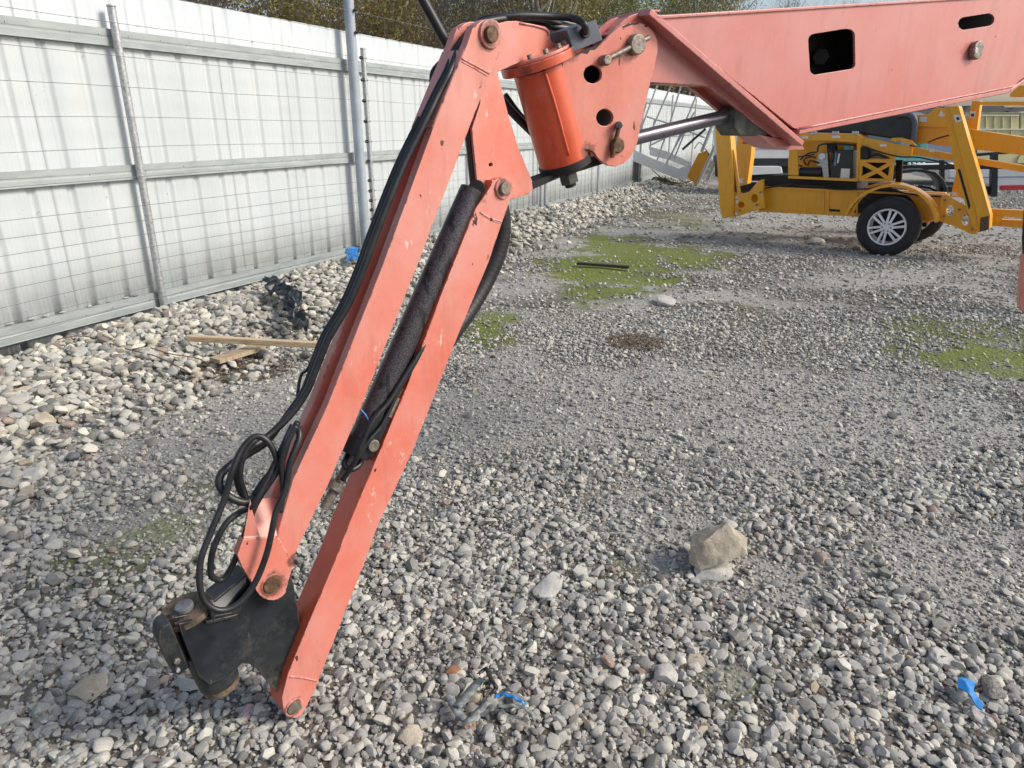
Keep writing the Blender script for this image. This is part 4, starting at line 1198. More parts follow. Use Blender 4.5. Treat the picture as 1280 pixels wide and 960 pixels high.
def yp(name, px, off, th, mat=None, parent=None, bevel=.006, holes=()): return plate(name, Y, px, off, th, mat or YM, parent or yl, bevel, holes)
BO = -.32
cb2 = yp('chassis_beam', [(950, 234), (1071, 239), (1182, 244.5), (1182, 276), (1161, 275.5), (1064, 268.5), (950, 262.5)], BO, .12)
yp('chassis_flange', [(948, 233), (1071, 238), (1184, 243.5), (1184, 246), (1071, 240.7), (948, 235.6)], BO + .02, .16, bevel=.002)
yp('chassis_flange', [(948, 262), (1064, 268), (1164, 275), (1164, 277.5), (1064, 270.5), (948, 264.7)], BO + .02, .16, bevel=.002)
yp('chassis_beam', [(960, 231), (1182, 241), (1182, 272), (960, 259)], BO - .85, .12)
for x in (1028, 1070, 1034): yp('stiffener', [(x, 238), (x + 2.2, 238), (x + 2.2, 268), (x, 268)], BO + .012, .012, bevel=.001)
# left outriggers
yp('outrigger_bracket', [(916, 246), (938, 239), (953, 233), (956, 260), (941, 264), (921, 271), (917, 262)], -.16, .02, holes=[arc(926.5, 256, 4, 0, 330, 10), arc(943, 248, 4.2, 0, 330, 10, 5.5)])
yp('outrigger_bracket', [(916, 246), (938, 239), (953, 233), (956, 260), (941, 264), (921, 271), (917, 262)], -.34, .02)
for st in ((921, 246.5), (921.5, 252), (920.5, 267)): yp('sticker', [(st[0] - 1.5, st[1] - 1.5), (st[0] + 1.5, st[1] - 1.5), (st[0] + 1.5, st[1] + 1.8), (st[0] - 1.5, st[1] + 1.8)], -.158, .001, M['sticker'], bevel=0)
lg = yp('outrigger', [(893.5, 156), (911.5, 152), (914.5, 190), (916.5, 214), (917, 246), (916, 270), (905, 273), (899, 253), (896, 200)], -.12, .17, bevel=.008)
yp('outrigger_foot', [(899, 256), (915, 260), (915.5, 271), (903, 273)], -.105, .19, bevel=.004)
yp('outrigger_cylinder', [(912, 190), (917, 191), (921, 240), (915, 240)], -.17, .05, M['rust'], bevel=.004)
yp('outrigger_edge', [(917, 186), (921, 210), (925, 244), (922, 245), (918, 214), (915, 190)], -.15, .04, bevel=.002)
lg2 = yp('outrigger', [(922, 166), (940, 166), (939, 192), (934, 230), (922, 233), (918, 200)], -1.05, .15, bevel=.008)
yp('label_plate', [(928, 177), (936, 177), (936, 180), (928, 180)], -1.045, .01, M['redtape'], bevel=0)
yp('sticker', [(923, 223), (929, 223), (928.5, 229), (923, 229)], -1.045, .006, M['sticker'], bevel=0)
yp('side_block', [(936, 240), (948, 226), (954, 224), (954, 236), (944, 241)], -.20, .05, bevel=.004)
# right outriggers
rb_ = yp('outrigger_bracket', [(1177, 244), (1184, 244), (1196, 251), (1206, 257), (1213, 263), (1219, 280), (1221, 292), (1214, 293), (1195, 284), (1170, 275)], -.17, .025, holes=[arc(1187.5, 263, 4.6, 0, 330, 10, 7), arc(1206.5, 275, 4.5, 0, 330, 10, 7)])
yp('outrigger', [(1180.5, 134), (1187, 133), (1203, 200), (1213, 240), (1222, 270), (1223, 292), (1216, 283), (1207, 258), (1192, 205)], -.10, .02, bevel=.003)
lg3 = yp('outrigger', [(1186, 133), (1198.5, 132), (1208, 165), (1220, 205), (1230, 240), (1238, 269), (1237, 286), (1222, 291), (1221, 272), (1206, 215)], -.08, .20, bevel=.010)
yp('outrigger_slot', [(1197, 212), (1200, 211), (1213, 257), (1211, 262)], -.095, .01, M['dark_void'], bevel=0)
yp('outrigger_foot', [(1225.5, 272), (1236, 270), (1236, 287), (1224.5, 290)], -.074, .01, M['rust'], bevel=.002)
stk = yp('sticker', [(1192, 144), (1199, 143), (1202, 151), (1194.5, 153.5)], -.078, .003, M['sticker'], bevel=0)
yp('print', [(1195, 147), (1198.5, 146), (1199.5, 149.5), (1196.5, 150.5)], -.0745, .002, M['ink'], bevel=0)
lg4 = yp('outrigger', [(1215, 126), (1226, 126), (1221, 165), (1214, 200), (1205, 246), (1188, 246), (1195, 215)], -.98, .16, bevel=.008)
yp('sticker', [(1213, 139), (1220, 139), (1218, 148), (1212, 147)], -.975, .006, M['sticker'], bevel=0)
yp('print', [(1214, 142), (1218, 142), (1217, 146), (1213.5, 145.5)], -.968, .003, M['ink'], bevel=0)
yp('sticker', [(1190, 240), (1196, 240), (1197, 245), (1190, 245)], -.975, .006, M['sticker'], bevel=0)
# tongue
yp('tow_bar', [(1232, 261), (1300, 264), (1300, 273), (1232, 270)], -.45, .10)
yp('tow_bar', [(1232, 270), (1255, 271), (1248, 279), (1232, 279)], -.42, .02, bevel=.003)
yp('tow_bar', [(1237, 274), (1300, 276), (1300, 287), (1237, 282)], -.60, .10)
# turntable, cabinet and power pack
yp('turntable', [(950, 224), (962, 219), (985, 219), (1071, 228), (1071, 238), (952, 234)], BO - .1, .55, M['dark_void'], bevel=.01)
tp_ = Y.at(1025, 232, BO - .4)
cyl('slew_ring', tp_ + Vector((0, 0, -.03)), tp_ + Vector((0, 0, .035)), .42, M['dark_void'], yl, seg=40)
yp('power_tray', [(985, 220), (1072, 224), (1072, 227), (985, 223)], BO + .05, .40, bevel=.002)
yp('cabinet_panel', [(988, 167), (1072, 168), (1072, 222), (985, 220), (986, 190)], BO - .32, .03)
yp('cabinet_top', [(990, 165.5), (1073, 167.5), (1073, 179), (1040, 176), (990, 176)], BO - .05, .02)
yp('cabinet_side', [(985, 200), (990, 178), (996, 176), (998, 219), (985, 219)], BO - .02, .03)
yp('cabinet_side', [(1071.5, 168), (1076, 170), (1075, 226), (1070, 225)], BO, .35)
for x in (1013, 1040, 1065): yp('hinge', [(x, 164), (x + 8, 164), (x + 8, 168), (x, 168)], BO - .03, .03, M['galv'], bevel=.001)
ma, mb = Y.at(1000, 215, BO - .12), Y.at(1028, 216, BO - .12)
cyl('pump_motor', ma, mb, .066, M['black_steel'], yl, seg=24, bevel=.006)
yp('hydraulic_pump', [(1022, 192), (1034, 191), (1036, 222), (1029, 222), (1027, 208), (1021, 207)], BO - .08, .10, M['galv'], bevel=.005)
cyl('pressure_gauge', Y.at(1027.5, 195.5, BO - .08), Y.at(1027.5, 195.5, BO - .05), .042, M['sticker'], yl, seg=20, bevel=.004)
bt_ = yp('battery_box', [(1039, 189), (1048, 187), (1066, 188), (1065, 225), (1038, 224)], BO - .08, .22, M['black_steel'], bevel=.008)
yp('sticker', [(1051.5, 210.5), (1062.5, 211), (1061.5, 223), (1050, 222.5)], BO - .078, .004, M['sticker'], bt_, bevel=0)
yp('sticker', [(1044, 191), (1046, 191), (1044.5, 207), (1042, 207)], BO - .078, .004, M['blue_grey'], bt_, bevel=0)
yp('sticker', [(1048, 192), (1050.2, 192), (1048, 204), (1046, 204)], BO - .078, .004, M['sticker'], bt_, bevel=0)
yp('fluid_tank', [(1054, 181), (1063, 180), (1064, 189), (1054, 189)], BO - .12, .12, M['teal'], bevel=.01)
yp('control_valve', [(1033, 179), (1043, 178), (1044, 190), (1034, 191)], BO - .10, .12, M['dark_void'], bevel=.004)
for q in ([(1022, 190), (1023, 183), (1030, 180), (1046, 180), (1070, 181.5)], [(1008, 206), (1005, 200), (1012, 196), (1020, 197)], [(1003, 208), (994, 204), (996, 197), (1006, 195), (1018, 193)], [(1000, 200), (1010, 192), (1021, 190)], [(1010, 207), (1013, 201), (1024, 204)], [(1036, 186), (1042, 196), (1036, 205)]):
    hose('hydraulic_hose', Y, [(x, y, BO - .05) for x, y in q], .011, M['rubber'], yl, 4, 6)
# lattice bracket
def tri(a, b, c_): return [a, b, c_]
yp('lattice_bracket', [(1073, 199.5), (1118, 200), (1115, 227), (1072, 226)], BO, .03, bevel=.003,
   holes=[tri((1083, 203), (1109, 203.5), (1097, 210.5)), tri((1078, 207), (1091, 213.5), (1076.5, 220)), tri((1112, 207.5), (1110, 220.5), (1101, 213.5)), tri((1083, 223), (1096, 216.5), (1106, 223.5))])
yp('lattice_backing', [(1074, 200), (1116, 201), (1113, 226), (1074, 225)], BO - .12, .02, M['dark_void'], bevel=0)
yp('lower_boom', [(1075, 172), (1090, 174), (1140, 184), (1140, 196), (1118, 194), (1117, 201), (1074, 200)], BO - .02, .10, holes=[[(1079, 187), (1086, 186), (1113, 197), (1112, 198.5), (1079, 198)]])
yp('linkage_clutter', [(1079, 187), (1086, 186), (1113, 197), (1112, 198.5), (1079, 198)], BO - .08, .02, M['worn_steel'], bevel=0)
hose('hydraulic_hose', Y, [(1080, 190, BO - .03), (1088, 194, BO - .03), (1098, 193, BO - .03), (1108, 198, BO - .03)], .014, M['rubber'], yl, 4, 6)
yp('lower_boom', [(1125, 181), (1205, 195), (1300, 210), (1300, 219), (1205, 203), (1125, 191)], BO - .10, .12)
yp('upper_boom', [(1140, 156), (1210, 161), (1310, 176), (1310, 198), (1230, 188), (1143, 178)], BO - .30, .20, bevel=.01)
yp('boom_cheek', [(1143, 144), (1160, 143), (1170, 134), (1184, 136), (1190, 160), (1143, 158)], BO - .27, .03)
yp('sticker', [(1149, 146), (1158.5, 146), (1158.5, 153), (1149, 152)], BO - .265, .004, M['sticker'], bevel=0)
yp('sticker', [(1173, 145), (1176, 138), (1181, 144), (1179, 146)], BO - .265, .004, M['sticker'], bevel=0)
yp('rest_hook', [(1113, 175), (1115, 172.5), (1126, 172), (1140, 176), (1146, 182), (1134, 180), (1124, 176), (1118, 178)], BO - .04, .03, bevel=.003)
yp('engine_cover', [(1000, 140), (1142, 140), (1145, 150), (1143, 182), (1118, 174), (1073, 167), (1000, 165)], BO - .22, .5, M['black_steel'], bevel=.02)
hose('cover_arch', Y, [(1120, 143, BO - .16), (1136, 143.5, BO - .16), (1143, 149, BO - .16), (1143.5, 162, BO - .16), (1140, 186, BO - .16)], .035, M['grey_block'], yl, 4, 8)
yp('upper_boom', [(1222, 127), (1300, 127), (1300, 132), (1222, 131)], BO - .50, .10, bevel=.004)
yp('upper_boom', [(1262, 118), (1272, 107), (1300, 104), (1300, 121), (1262, 121)], BO - .45, .20, bevel=.01)
for x, y, o in ((925, 263, -.155), (946, 256, -.155), (951, 240, -.155), (1181, 250, -.165), (1180, 270, -.165), (1199, 262, -.165), (1215, 287, -.165), (1211, 268, -.165)):
    boss('bolt', Y, x, y, 1.5, o, .015, M['worn_steel'], yl, .002, 6)
for q in ([(1034, 236), (1060, 237), (1100, 236), (1140, 243), (1180, 246)], [(917, 200), (920, 225), (928, 240), (950, 236), (990, 230)], [(1160, 178), (1175, 172), (1192, 168)], [(1078, 182), (1100, 190), (1125, 196), (1150, 197), (1190, 206)]):
    hose('hydraulic_hose', Y, [(x, y, BO + .04) for x, y in q], .010, M['rubber'], yl, 4, 6)
for x, y, w_, h_ in ((1002, 170, 8, 3), (1040, 169.5, 10, 3), (1100, 180, 8, 3), (1162, 186, 6, 4)):
    yp('sticker', [(x, y), (x + w_, y), (x + w_, y + h_), (x, y + h_)], BO + .026, .003, M['sticker'] if w_ < 12 else M['yellow'], bevel=0)
yp('beam_slot', [(1036, 261), (1050, 262), (1050, 265), (1036, 264)], BO + .003, .004, M['dark_void'], bevel=0)
yp('jack_pad', [(1149, 278), (1158, 279), (1158, 284), (1150, 283)], BO, .08, M['dark_void'], bevel=.004)
yp('cross_frame', [(1120, 200), (1128, 200), (1126, 232), (1119, 231)], BO - .3, .05, M['dark_void'], bevel=0)
yp('pivot_block', [(1076, 184), (1084, 183), (1086, 199), (1076, 199)], BO + .01, .05, M['dark_void'], bevel=.005)
# fenders
def fender(cx, cy, r, off, wd, a0, a1):
    bm = bmesh.new(); n_ = 18; c = Y.at(cx, cy, off); prv = None
    for i in range(n_ + 1):
        a = math.radians(a0 + (a1 - a0) * i / n_); dr = Y.u * math.cos(a) + Vector((0, 0, 1)) * math.sin(a)
        rr_ = r * (1 + .10 * abs(math.cos(a)) ** 3)
        rw = [bm.verts.new(c + dr * rr_ - Y.n * 0), bm.verts.new(c + dr * rr_ - Y.n * wd), bm.verts.new(c + dr * (rr_ - .012) - Y.n * wd), bm.verts.new(c + dr * (rr_ - .035))]
        if prv:
            for k in range(4): bm.faces.new((prv[k], prv[(k + 1) % 4], rw[(k + 1) % 4], rw[k]))
        else: bm.faces.new(rw)
        prv = rw
    bm.faces.new(prv[::-1])
    return from_bm('fender', bm, YM, yl, .002)
fender(1110, 281, .49, .03, .22, 8, 172)
fender(1103, 277, .50, -.45, .22, 8, 172)
fender(1110, 281, .47, -1.45, .26, 8, 172)
yp('arch_shade', arc(1108, 277, 42, 15, 165, 10), -.31, .05, M['dark_void'], bevel=0)  # added dark backing, paints in the shade inside the fender arch

# ------------------------------------------------------------------ white ladder basket by the fence
g = ground_at(862, 232, -.25)
BKP = Plane((g.x, g.y + .0), (-.25, -1))
kb = empty('tilted_basket', (g.x, g.y, -.2), 'white and grey tube work platform tipped over by the far fence behind the yellow lift', 'work platform')
def kp(name, px, off, th, mat, bevel=.004): return plate(name, BKP, px, off, th, mat, kb, bevel)
kp('tray_side', [(790, 186), (816, 198), (860, 215), (858, 225), (849, 224.5), (790, 201)], .3, .02, M['white_paint'])
kp('tray_side', [(812, 183), (836, 190), (863, 203), (862, 210), (836, 200), (812, 194)], -.9, .02, M['plain_grey'])
kp('tray_floor', [(790, 199), (850, 224), (858, 225), (800, 201)], .28, 1.1, M['plain_grey'])
kp('tray_end', [(850, 210), (863, 205), (862, 214), (855, 225), (848, 224)], .32, .06, M['white_paint'])
def kt(a, b, o0=0, o1=0, r=.025, mat='galv', name='tube'):
    return cyl(name, BKP.at(*a, o0), BKP.at(*b, o1), r, M[mat], kb, seg=10)
for a, b in (((822, 105), (800, 165)), ((838, 108), (814, 164)), ((851, 108), (838, 152)), ((874, 111), (840, 192)), ((862, 150), (842, 200)), ((838, 152), (818, 210)), ((806, 145), (838, 155)), ((838, 155), (881, 172)), ((812, 182), (876, 150)), ((808, 128), (800, 160)), ((818, 150), (812, 186)), ((868, 140), (832, 205))):
    kt(a, b, .0 + .3 * ((a[0] * 7) % 3) / 3, .1)
kt((853, 187), (882, 161), .35, .2, .035, 'rubber', 'handle')
kt((877, 190), (893, 150), .2, .2, .05, 'plain_grey', 'post')
kp('rotator_bracket', [(873, 192), (884, 188), (888, 196), (870, 230), (858, 221)], .1, .15, M['yellow'])
kt((896, 178), (872, 230), .15, .15, .05, 'plain_grey', 'post')
kt((908, 172), (884, 226), .05, .05, .05, 'plain_grey', 'post')
hose('cable', BKP, [(815, 212, .35), (830, 224, .35), (850, 229, .35), (868, 225, .3)], .012, M['rubber'], kb, 4, 6)
hose('cable', BKP, [(786, 200, .35), (786, 222, .35), (786, 243, .35)], .008, M['sticker'], kb, 3, 6)
hose('cable', BKP, [(868, 186, .15), (874, 178, .15), (880, 184, .15), (887, 196, .15), (882, 208, .15)], .014, M['rubber'], kb, 4, 6)

# ------------------------------------------------------------------ things behind
def bgp(Yd, nrm=(0, -1)): return Plane((0, Yd), nrm)
# pale camper body
P1 = bgp(19)
cv = empty('camper_trailer', (P1.at(960, 215).x, 19, 0), 'pale grey camper body with a dark belt line and bright bumper behind the yellow outriggers', 'camper')
def bp(P, name, px, off, th, mat, parent, bevel=.01): return plate(name, P, px, off, th, M[mat], parent, bevel)
bp(P1, 'body', [(918, 150), (1010, 150), (1010, 199), (918, 199)], 0, 2.0, 'white_paint', cv, .05)
bp(P1, 'trim', [(918, 185.5), (1010, 185.5), (1010, 186.5), (918, 186.5)], .01, .02, 'blue_grey', cv, 0)
bp(P1, 'belt', [(916, 198), (1010, 198), (1010, 208), (916, 208)], .02, 1.9, 'black_steel', cv, .02)
bp(P1, 'bumper', [(934, 208), (977, 208), (979, 217), (934, 219)], .2, .3, 'white_paint', cv, .03)
bp(P1, 'underbody', [(914, 206), (1010, 206), (1010, 226), (914, 226)], -.1, 1.6, 'dark_void', cv, .02)
# black flatbed trailer with fender and wheel
P2 = bgp(12.6, (-.25, -1))
bt2 = empty('black_trailer', (P2.at(1150, 245).x, 12.6, 0), 'black utility trailer with a round fender behind the yellow lift', 'trailer')
bp(P2, 'fender', [(1108, 246)] + [(1109, 232), (1114, 221), (1124, 214), (1140, 211.5), (1155, 211.5), (1170, 215), (1180, 224), (1185, 236), (1186, 246), (1182, 246)] + [(1179, 235), (1173, 224), (1163, 217), (1145, 214.5), (1128, 217), (1117, 225), (1113, 246)], .3, .4, 'black_steel', bt2, .01)
cw = P2.at(1150, 246, .05); cw.z = float(height(cw.x, cw.y)) + .36
wheel(cw, .37, .24, bt2, rim=False, n=P2.n)
cyl('wheel_disc', cw + P2.n * .04, cw + P2.n * .07, .24, M['dark_void'], bt2)
bp(P2, 'bed_rail', [(1105, 207), (1300, 204), (1300, 211), (1105, 213)], 0, .1, 'black_steel', bt2, .01)
bp(P2, 'bed_rail', [(1190, 194), (1300, 186), (1300, 189), (1190, 198)], 0, .1, 'black_steel', bt2, .01)
bp(P2, 'stake_post', [(1240, 192), (1248, 192), (1247, 246), (1239, 246)], .02, .1, 'black_steel', bt2, .01)
bp(P2, 'stake_post', [(1176, 200), (1181, 200), (1181, 246), (1176, 246)], -.05, .1, 'black_steel', bt2, .01)
bp(P2, 'lower_frame', [(1180, 233), (1243, 233), (1246, 244), (1180, 240)], -.05, .1, 'black_steel', bt2, .01)
bp(P2, 'deck_frame', [(925, 228), (1110, 228), (1110, 246), (925, 240)], -.3, .1, 'dark_void', bt2, .01)
P3_ = bgp(14.5, (-.2, -1))
wt = empty('white_car_trailer', (P3_.at(1260, 232).x, 14.5, 0), 'low white trailer deck with a red strip along its lower edge at the right', 'trailer')
bp(P3_, 'deck_side', [(1185, 212), (1300, 210), (1300, 232), (1240, 233), (1222, 226), (1185, 228)], 0, 2.0, 'white_paint', wt, .03)
bp(P3_, 'pinstripe', [(1185, 222), (1300, 220), (1300, 221.2), (1185, 223.2)], .01, .02, 'blue_grey', wt, 0)
bp(P3_, 'red_strip', [(1252, 232), (1300, 231), (1300, 237), (1252, 238)], .02, .1, 'redtape', wt, .01)
P4 = bgp(17)
tm = empty('turquoise_machine', (P4.at(1140, 205).x, 17, 0), 'turquoise machine parts with white ends seen through the gap above the fender', 'machine')
bp(P4, 'frame', [(1119, 191), (1162, 189), (1166, 200), (1119, 202)], 0, .4, 'teal', tm, .02)
bp(P4, 'column', [(1150, 176), (1160, 176), (1160, 192), (1150, 192)], 0, .3, 'teal', tm, .02)
for x in (1120, 1126, 1136, 1142, 1148, 1154): bp(P4, 'bottle', [(x, 203), (x + 3, 203), (x + 3.3, 210), (x, 210)], .1, .06, 'sticker', tm, .01)
bp(P4, 'bed', [(1100, 203), (1185, 202), (1185, 216), (1100, 216)], -.05, .5, 'black_steel', tm, .02)
P5 = bgp(20)
bc = empty('blue_container', (P5.at(1168, 190).x, 20, 0), 'blue grey flat panel box behind the yellow boom', 'container')
bp(P5, 'body', [(1125, 166), (1215, 166), (1215, 205), (1125, 205)], 0, 2.4, 'blue_grey', bc, .03)
P6 = bgp(30)
for (x0, x1, y0, y1, lb) in ((1222, 1274, 144, 161, 'upper pale yellow container at the back of the yard'), (1210, 1300, 161.5, 176, 'lower pale yellow container under the other one'), (1276, 1340, 140, 161, 'pale yellow container at the right edge of the photo')):
    t_ = empty('shipping_container', (P6.at(x0, 160).x, 30, 0), lb, 'container', 'pale yellow containers at the back')
    bp(P6, 'body', [(x0, y0), (x1, y0), (x1, y1), (x0, y1)], 0, 2.4, 'tan', t_, .03)
    for k in range(1, 5):
        xx = x0 + (x1 - x0) * k / 5
        bp(P6, 'rib', [(xx, y0 + 1), (xx + 1.2, y0 + 1), (xx + 1.2, y1 - 1), (xx, y1 - 1)], .05, .06, 'tan', t_, .01)
    bp(P6, 'top_rail', [(x0, y0 - .6), (x1, y0 - .6), (x1, y0 + .8), (x0, y0 + .8)], .06, .1, 'sticker', t_, 0)
ylw = empty('yellow_truck', (P5.at(1250, 192).x, 22, 0), 'pale yellow truck body under the folded boom at the right', 'truck')
P7 = bgp(22)
bp(P7, 'body', [(1180, 178), (1320, 180), (1320, 204), (1180, 204)], 0, 2.2, 'tan', ylw, .05)
bp(P7, 'windscreen', [(1188, 184), (1222, 186), (1222, 194), (1188, 194)], .02, .1, 'window', ylw, .02)
bp(P7, 'fender', arc(1288, 206, 17, 180, 0, 10), .05, .4, 'tan', ylw, .03)
bp(P7, 'chassis', [(1180, 204), (1320, 204), (1320, 212), (1180, 212)], -.05, 2.0, 'dark_void', ylw, .03)
# low houses far behind
P8 = bgp(60)
for (x0, x1, yr, ye, yb, lb) in ((1205, 1262, 132, 139, 156, 'far low building with a dark roof and blue windows'), (1262, 1330, 134, 140, 156, 'far brown roofed building at the right edge'), (1150, 1206, 136, 141, 156, 'far white walled building left of the others')):
    hb = empty('far_building', (P8.at(x0, 150).x, 60, 0), lb, 'building', 'far buildings beyond the yard')
    bp(P8, 'wall', [(x0, ye), (x1, ye), (x1, yb + 6), (x0, yb + 6)], 0, 8, 'white_paint', hb, 0)
    bp(P8, 'roof', [(x0 - 1, ye), (x0 + 8, yr), (x1 - 8, yr), (x1 + 1, ye)], .4, 9, 'roof', hb, 0)
    for k in range(3):
        xx = x0 + (k + .4) * (x1 - x0) / 3
        bp(P8, 'window', [(xx, ye + 2), (xx + 6, ye + 2), (xx + 6, ye + 7), (xx, ye + 7)], .06, .1, 'window', hb, 0)

# ------------------------------------------------------------------ small things on the ground
def drape(name, px, z0, mat, label, cat, seed=0, amp=.03, n=26, grp=None):
    """a crumpled sheet lying over the stones: outline in photo pixels on the ground"""
    r = np.random.RandomState(seed)
    bm = bmesh.new()
    pts = []
    for x, y in px:
        g = ground_at(x, y, z0); g.z = float(height(g.x, g.y)) + z0; pts.append(g)
    vs = [bm.verts.new(p) for p in pts]
    es = [bm.edges.new((vs[i], vs[(i + 1) % len(vs)])) for i in range(len(vs))]
    bmesh.ops.triangle_fill(bm, use_beauty=True, edges=es, normal=(0, 0, 1))
    for _ in range(5):
        bmesh.ops.subdivide_edges(bm, edges=bm.edges[:], cuts=1, use_grid_fill=True)
        if len(bm.verts) > 1500: break
    from mathutils import noise as mn
    for v in bm.verts:
        p = Vector((v.co.x * 5.5 + seed, v.co.y * 5.5, 0))
        rdg = (1 - abs(mn.noise(p)) * 2.2) * .6 + (1 - abs(mn.noise(p * 2.7)) * 2) * .3 + mn.noise(p * 7) * .12
        v.co.z += rdg * amp
        q = mn.noise_vector(p * 1.7); v.co.x += q.x * amp * .5; v.co.y += q.y * amp * .5
    o = from_bm(name, bm, mat, None, smooth=True)
    m = o.modifiers.new('thickness', 'SOLIDIFY'); m.thickness = .003
    return tag(o, label, cat, grp)
drape('plastic_bag', [(330, 369), (345, 366), (362, 374), (382, 382), (376, 392), (385, 408), (382, 415), (368, 414), (358, 400), (348, 386), (334, 378)], .115, M['black_bag'], 'crumpled black plastic bag on the stone heap near the fence', 'bag', 3, .085)
drape('plastic_scrap', [(432, 326), (442, 317), (449, 322), (447, 340), (434, 338)], .10, M['blue_plastic'], 'blue plastic scrap at the foot of the tall grey pole', 'plastic scrap', 5, .06)
drape('plastic_film', [(1194, 853), (1206, 852), (1217, 855), (1216, 866), (1221, 872), (1229, 880), (1226, 890), (1220, 886), (1214, 875), (1206, 868), (1197, 862)], .035, M['blue_plastic'], 'torn bright blue plastic film beside the black cinder lump', 'plastic scrap', 7, .02)
ck = rock(1238, 866, 44, M['sponge'], 'black speckled cinder lump beside the torn blue film', 2, .6, .1, name='cinder', sink=-.1)
def board(name, a, b, wid, th, mat, label, z=.05, up=None):
    g0 = ground_at(*a, z); g1 = ground_at(*b, z)
    g0.z = float(height(g0.x, g0.y)) + z; g1.z = float(height(g1.x, g1.y)) + z
    return tag(bar(name, g0, g1, wid, th, mat, None, .004), label, 'board')
board('timber_batten', (236, 428), (424, 430), .045, .04, M['timber'], 'long pale straight timber batten lying left of the red lift arm', .12)
board('broken_board', (268, 450), (326, 432), .11, .03, M['old_wood'], 'short weathered broken board tucked under the long batten', .07)
board('dark_plank', (722, 325), (787, 330), .06, .03, M['dark_wood'], 'thin dark wet plank lying across the mossy green patch', .04)
# strap litter
def ribbon(name, pts, wid, mat, parent, z=.03):
    w_ = []
    for p in pts:
        g = ground_at(p[0], p[1], z); g.z = float(height(g.x, g.y)) + (p[2] if len(p) > 2 else z); w_.append(g)
    w_ = smooth_path(w_, 6)
    bm = bmesh.new(); prv = None
    for i, p in enumerate(w_):
        d = (w_[min(i + 1, len(w_) - 1)] - w_[max(i - 1, 0)]).normalized()
        s = d.cross(Vector((0, .35, 1))).normalized(); k = math.sin(i * 1.3) * .003
        rw = [bm.verts.new(p - s * wid / 2), bm.verts.new(p + Vector((0, 0, .005 + k))), bm.verts.new(p + s * wid / 2 + Vector((0, 0, k)))]
        if prv:
            bm.faces.new((prv[0], prv[1], rw[1], rw[0])); bm.faces.new((prv[1], prv[2], rw[2], rw[1]))
        prv = rw
    o = from_bm(name, bm, mat, parent, smooth=True)
    m = o.modifiers.new('thickness', 'SOLIDIFY'); m.thickness = .003
    return o
g = ground_at(600, 892, .02)
sl = empty('strap_litter', g, 'tangled grey strap with a black buckle and blue tip among the stones', 'strap')
ribbon('strap', [(560, 874, .035), (566, 884, .04), (573, 896, .035), (585, 905, .03)], .028, M['grey_strap'], sl)
ribbon('strap', [(571, 893, .045), (583, 880, .05), (594, 868, .055), (603, 862, .06)], .030, M['grey_strap'], sl)
ribbon('strap', [(622, 892, .045), (640, 893, .05), (658, 895, .045), (670, 903, .03)], .018, M['grey_strap'], sl)
ribbon('blue_tip', [(618, 884, .055), (630, 883, .062), (645, 887, .06), (656, 891, .05)], .016, M['blue_plastic'], sl)
ribbon('strap', [(572, 908, .03), (584, 909, .04), (598, 898, .045), (611, 887, .05)], .024, M['grey_strap'], sl)
ribbon('buckle', [(598, 862, .075), (608, 856, .08), (614, 870, .08), (620, 880, .075), (612, 886, .07)], .014, M['rubber'], sl)
# dry litter patch
def litter(px, py, w_, h_, n, label, seed, mat, size=(.006, .016)):
    r = np.random.RandomState(seed); vs = []; fs = []
    cx, cy = rpx(px, py); ex, _ = rpx(px + w_ / 2, py); _, ey = rpx(px, py - h_ / 2)
    for i in range(n):
        a = r.uniform(0, 6.28); q = r.rand() ** .6
        x = cx + math.cos(a) * q * (ex - cx); y = cy + math.sin(a) * q * (ey - cy); z = float(height(x, y)) + r.uniform(.006, .028)
        s = r.uniform(*size); b = r.uniform(0, 6.28); e = r.uniform(-.5, .5)
        d = np.array([math.cos(b), math.sin(b), e]) * s; p = np.array([-math.sin(b), math.cos(b), r.uniform(-.4, .4)]) * s * .4
        k = len(vs); c = np.array([x, y, z]); vs += [c - d, c + p, c + d, c - p]; fs.append((k, k + 1, k + 2, k + 3))
    o = place('dry_litter', np_mesh('dry_litter', vs, fs), mat)
    return tag(o, label, kind='stuff')
litter(795, 431, 72, 22, 1300, 'patch of dry brown leaf litter in the middle of the yard', 4, M['leaf_litter'])
litter(1060, 300, 560, 46, 1600, 'brown litter scattered under the yellow lift', 6, M['leaf_litter'], (.01, .03))
litter(290, 462, 150, 30, 700, 'dry stalks and leaves beside the broken board', 8, M['leaf_litter'], (.01, .03))
litter(640, 760, 1300, 420, 1500, 'brown leaf crumbs and stalks spread between the stones', 9, M['leaf_litter'], (.004, .014))
def twig(pts, label):
    w_ = []
    for x, y in pts:
        g = ground_at(x, y, .06); g.z = float(height(g.x, g.y)) + .06; w_.append(g)
    bm = bmesh.new(); tube_bm(bm, smooth_path(w_, 4), .004, 6)
    return tag(from_bm('twig', bm, M['leaf_litter'], None, smooth=True), label, 'twig')
twig([(75, 440), (110, 436), (160, 446), (200, 452), (240, 466)], 'long thin brown twig trailing over the rubble heap by the fence')
twig([(190, 443), (215, 448), (250, 450), (275, 466)], 'short twig ending under the broken board')
bpy.context.view_layer.update()

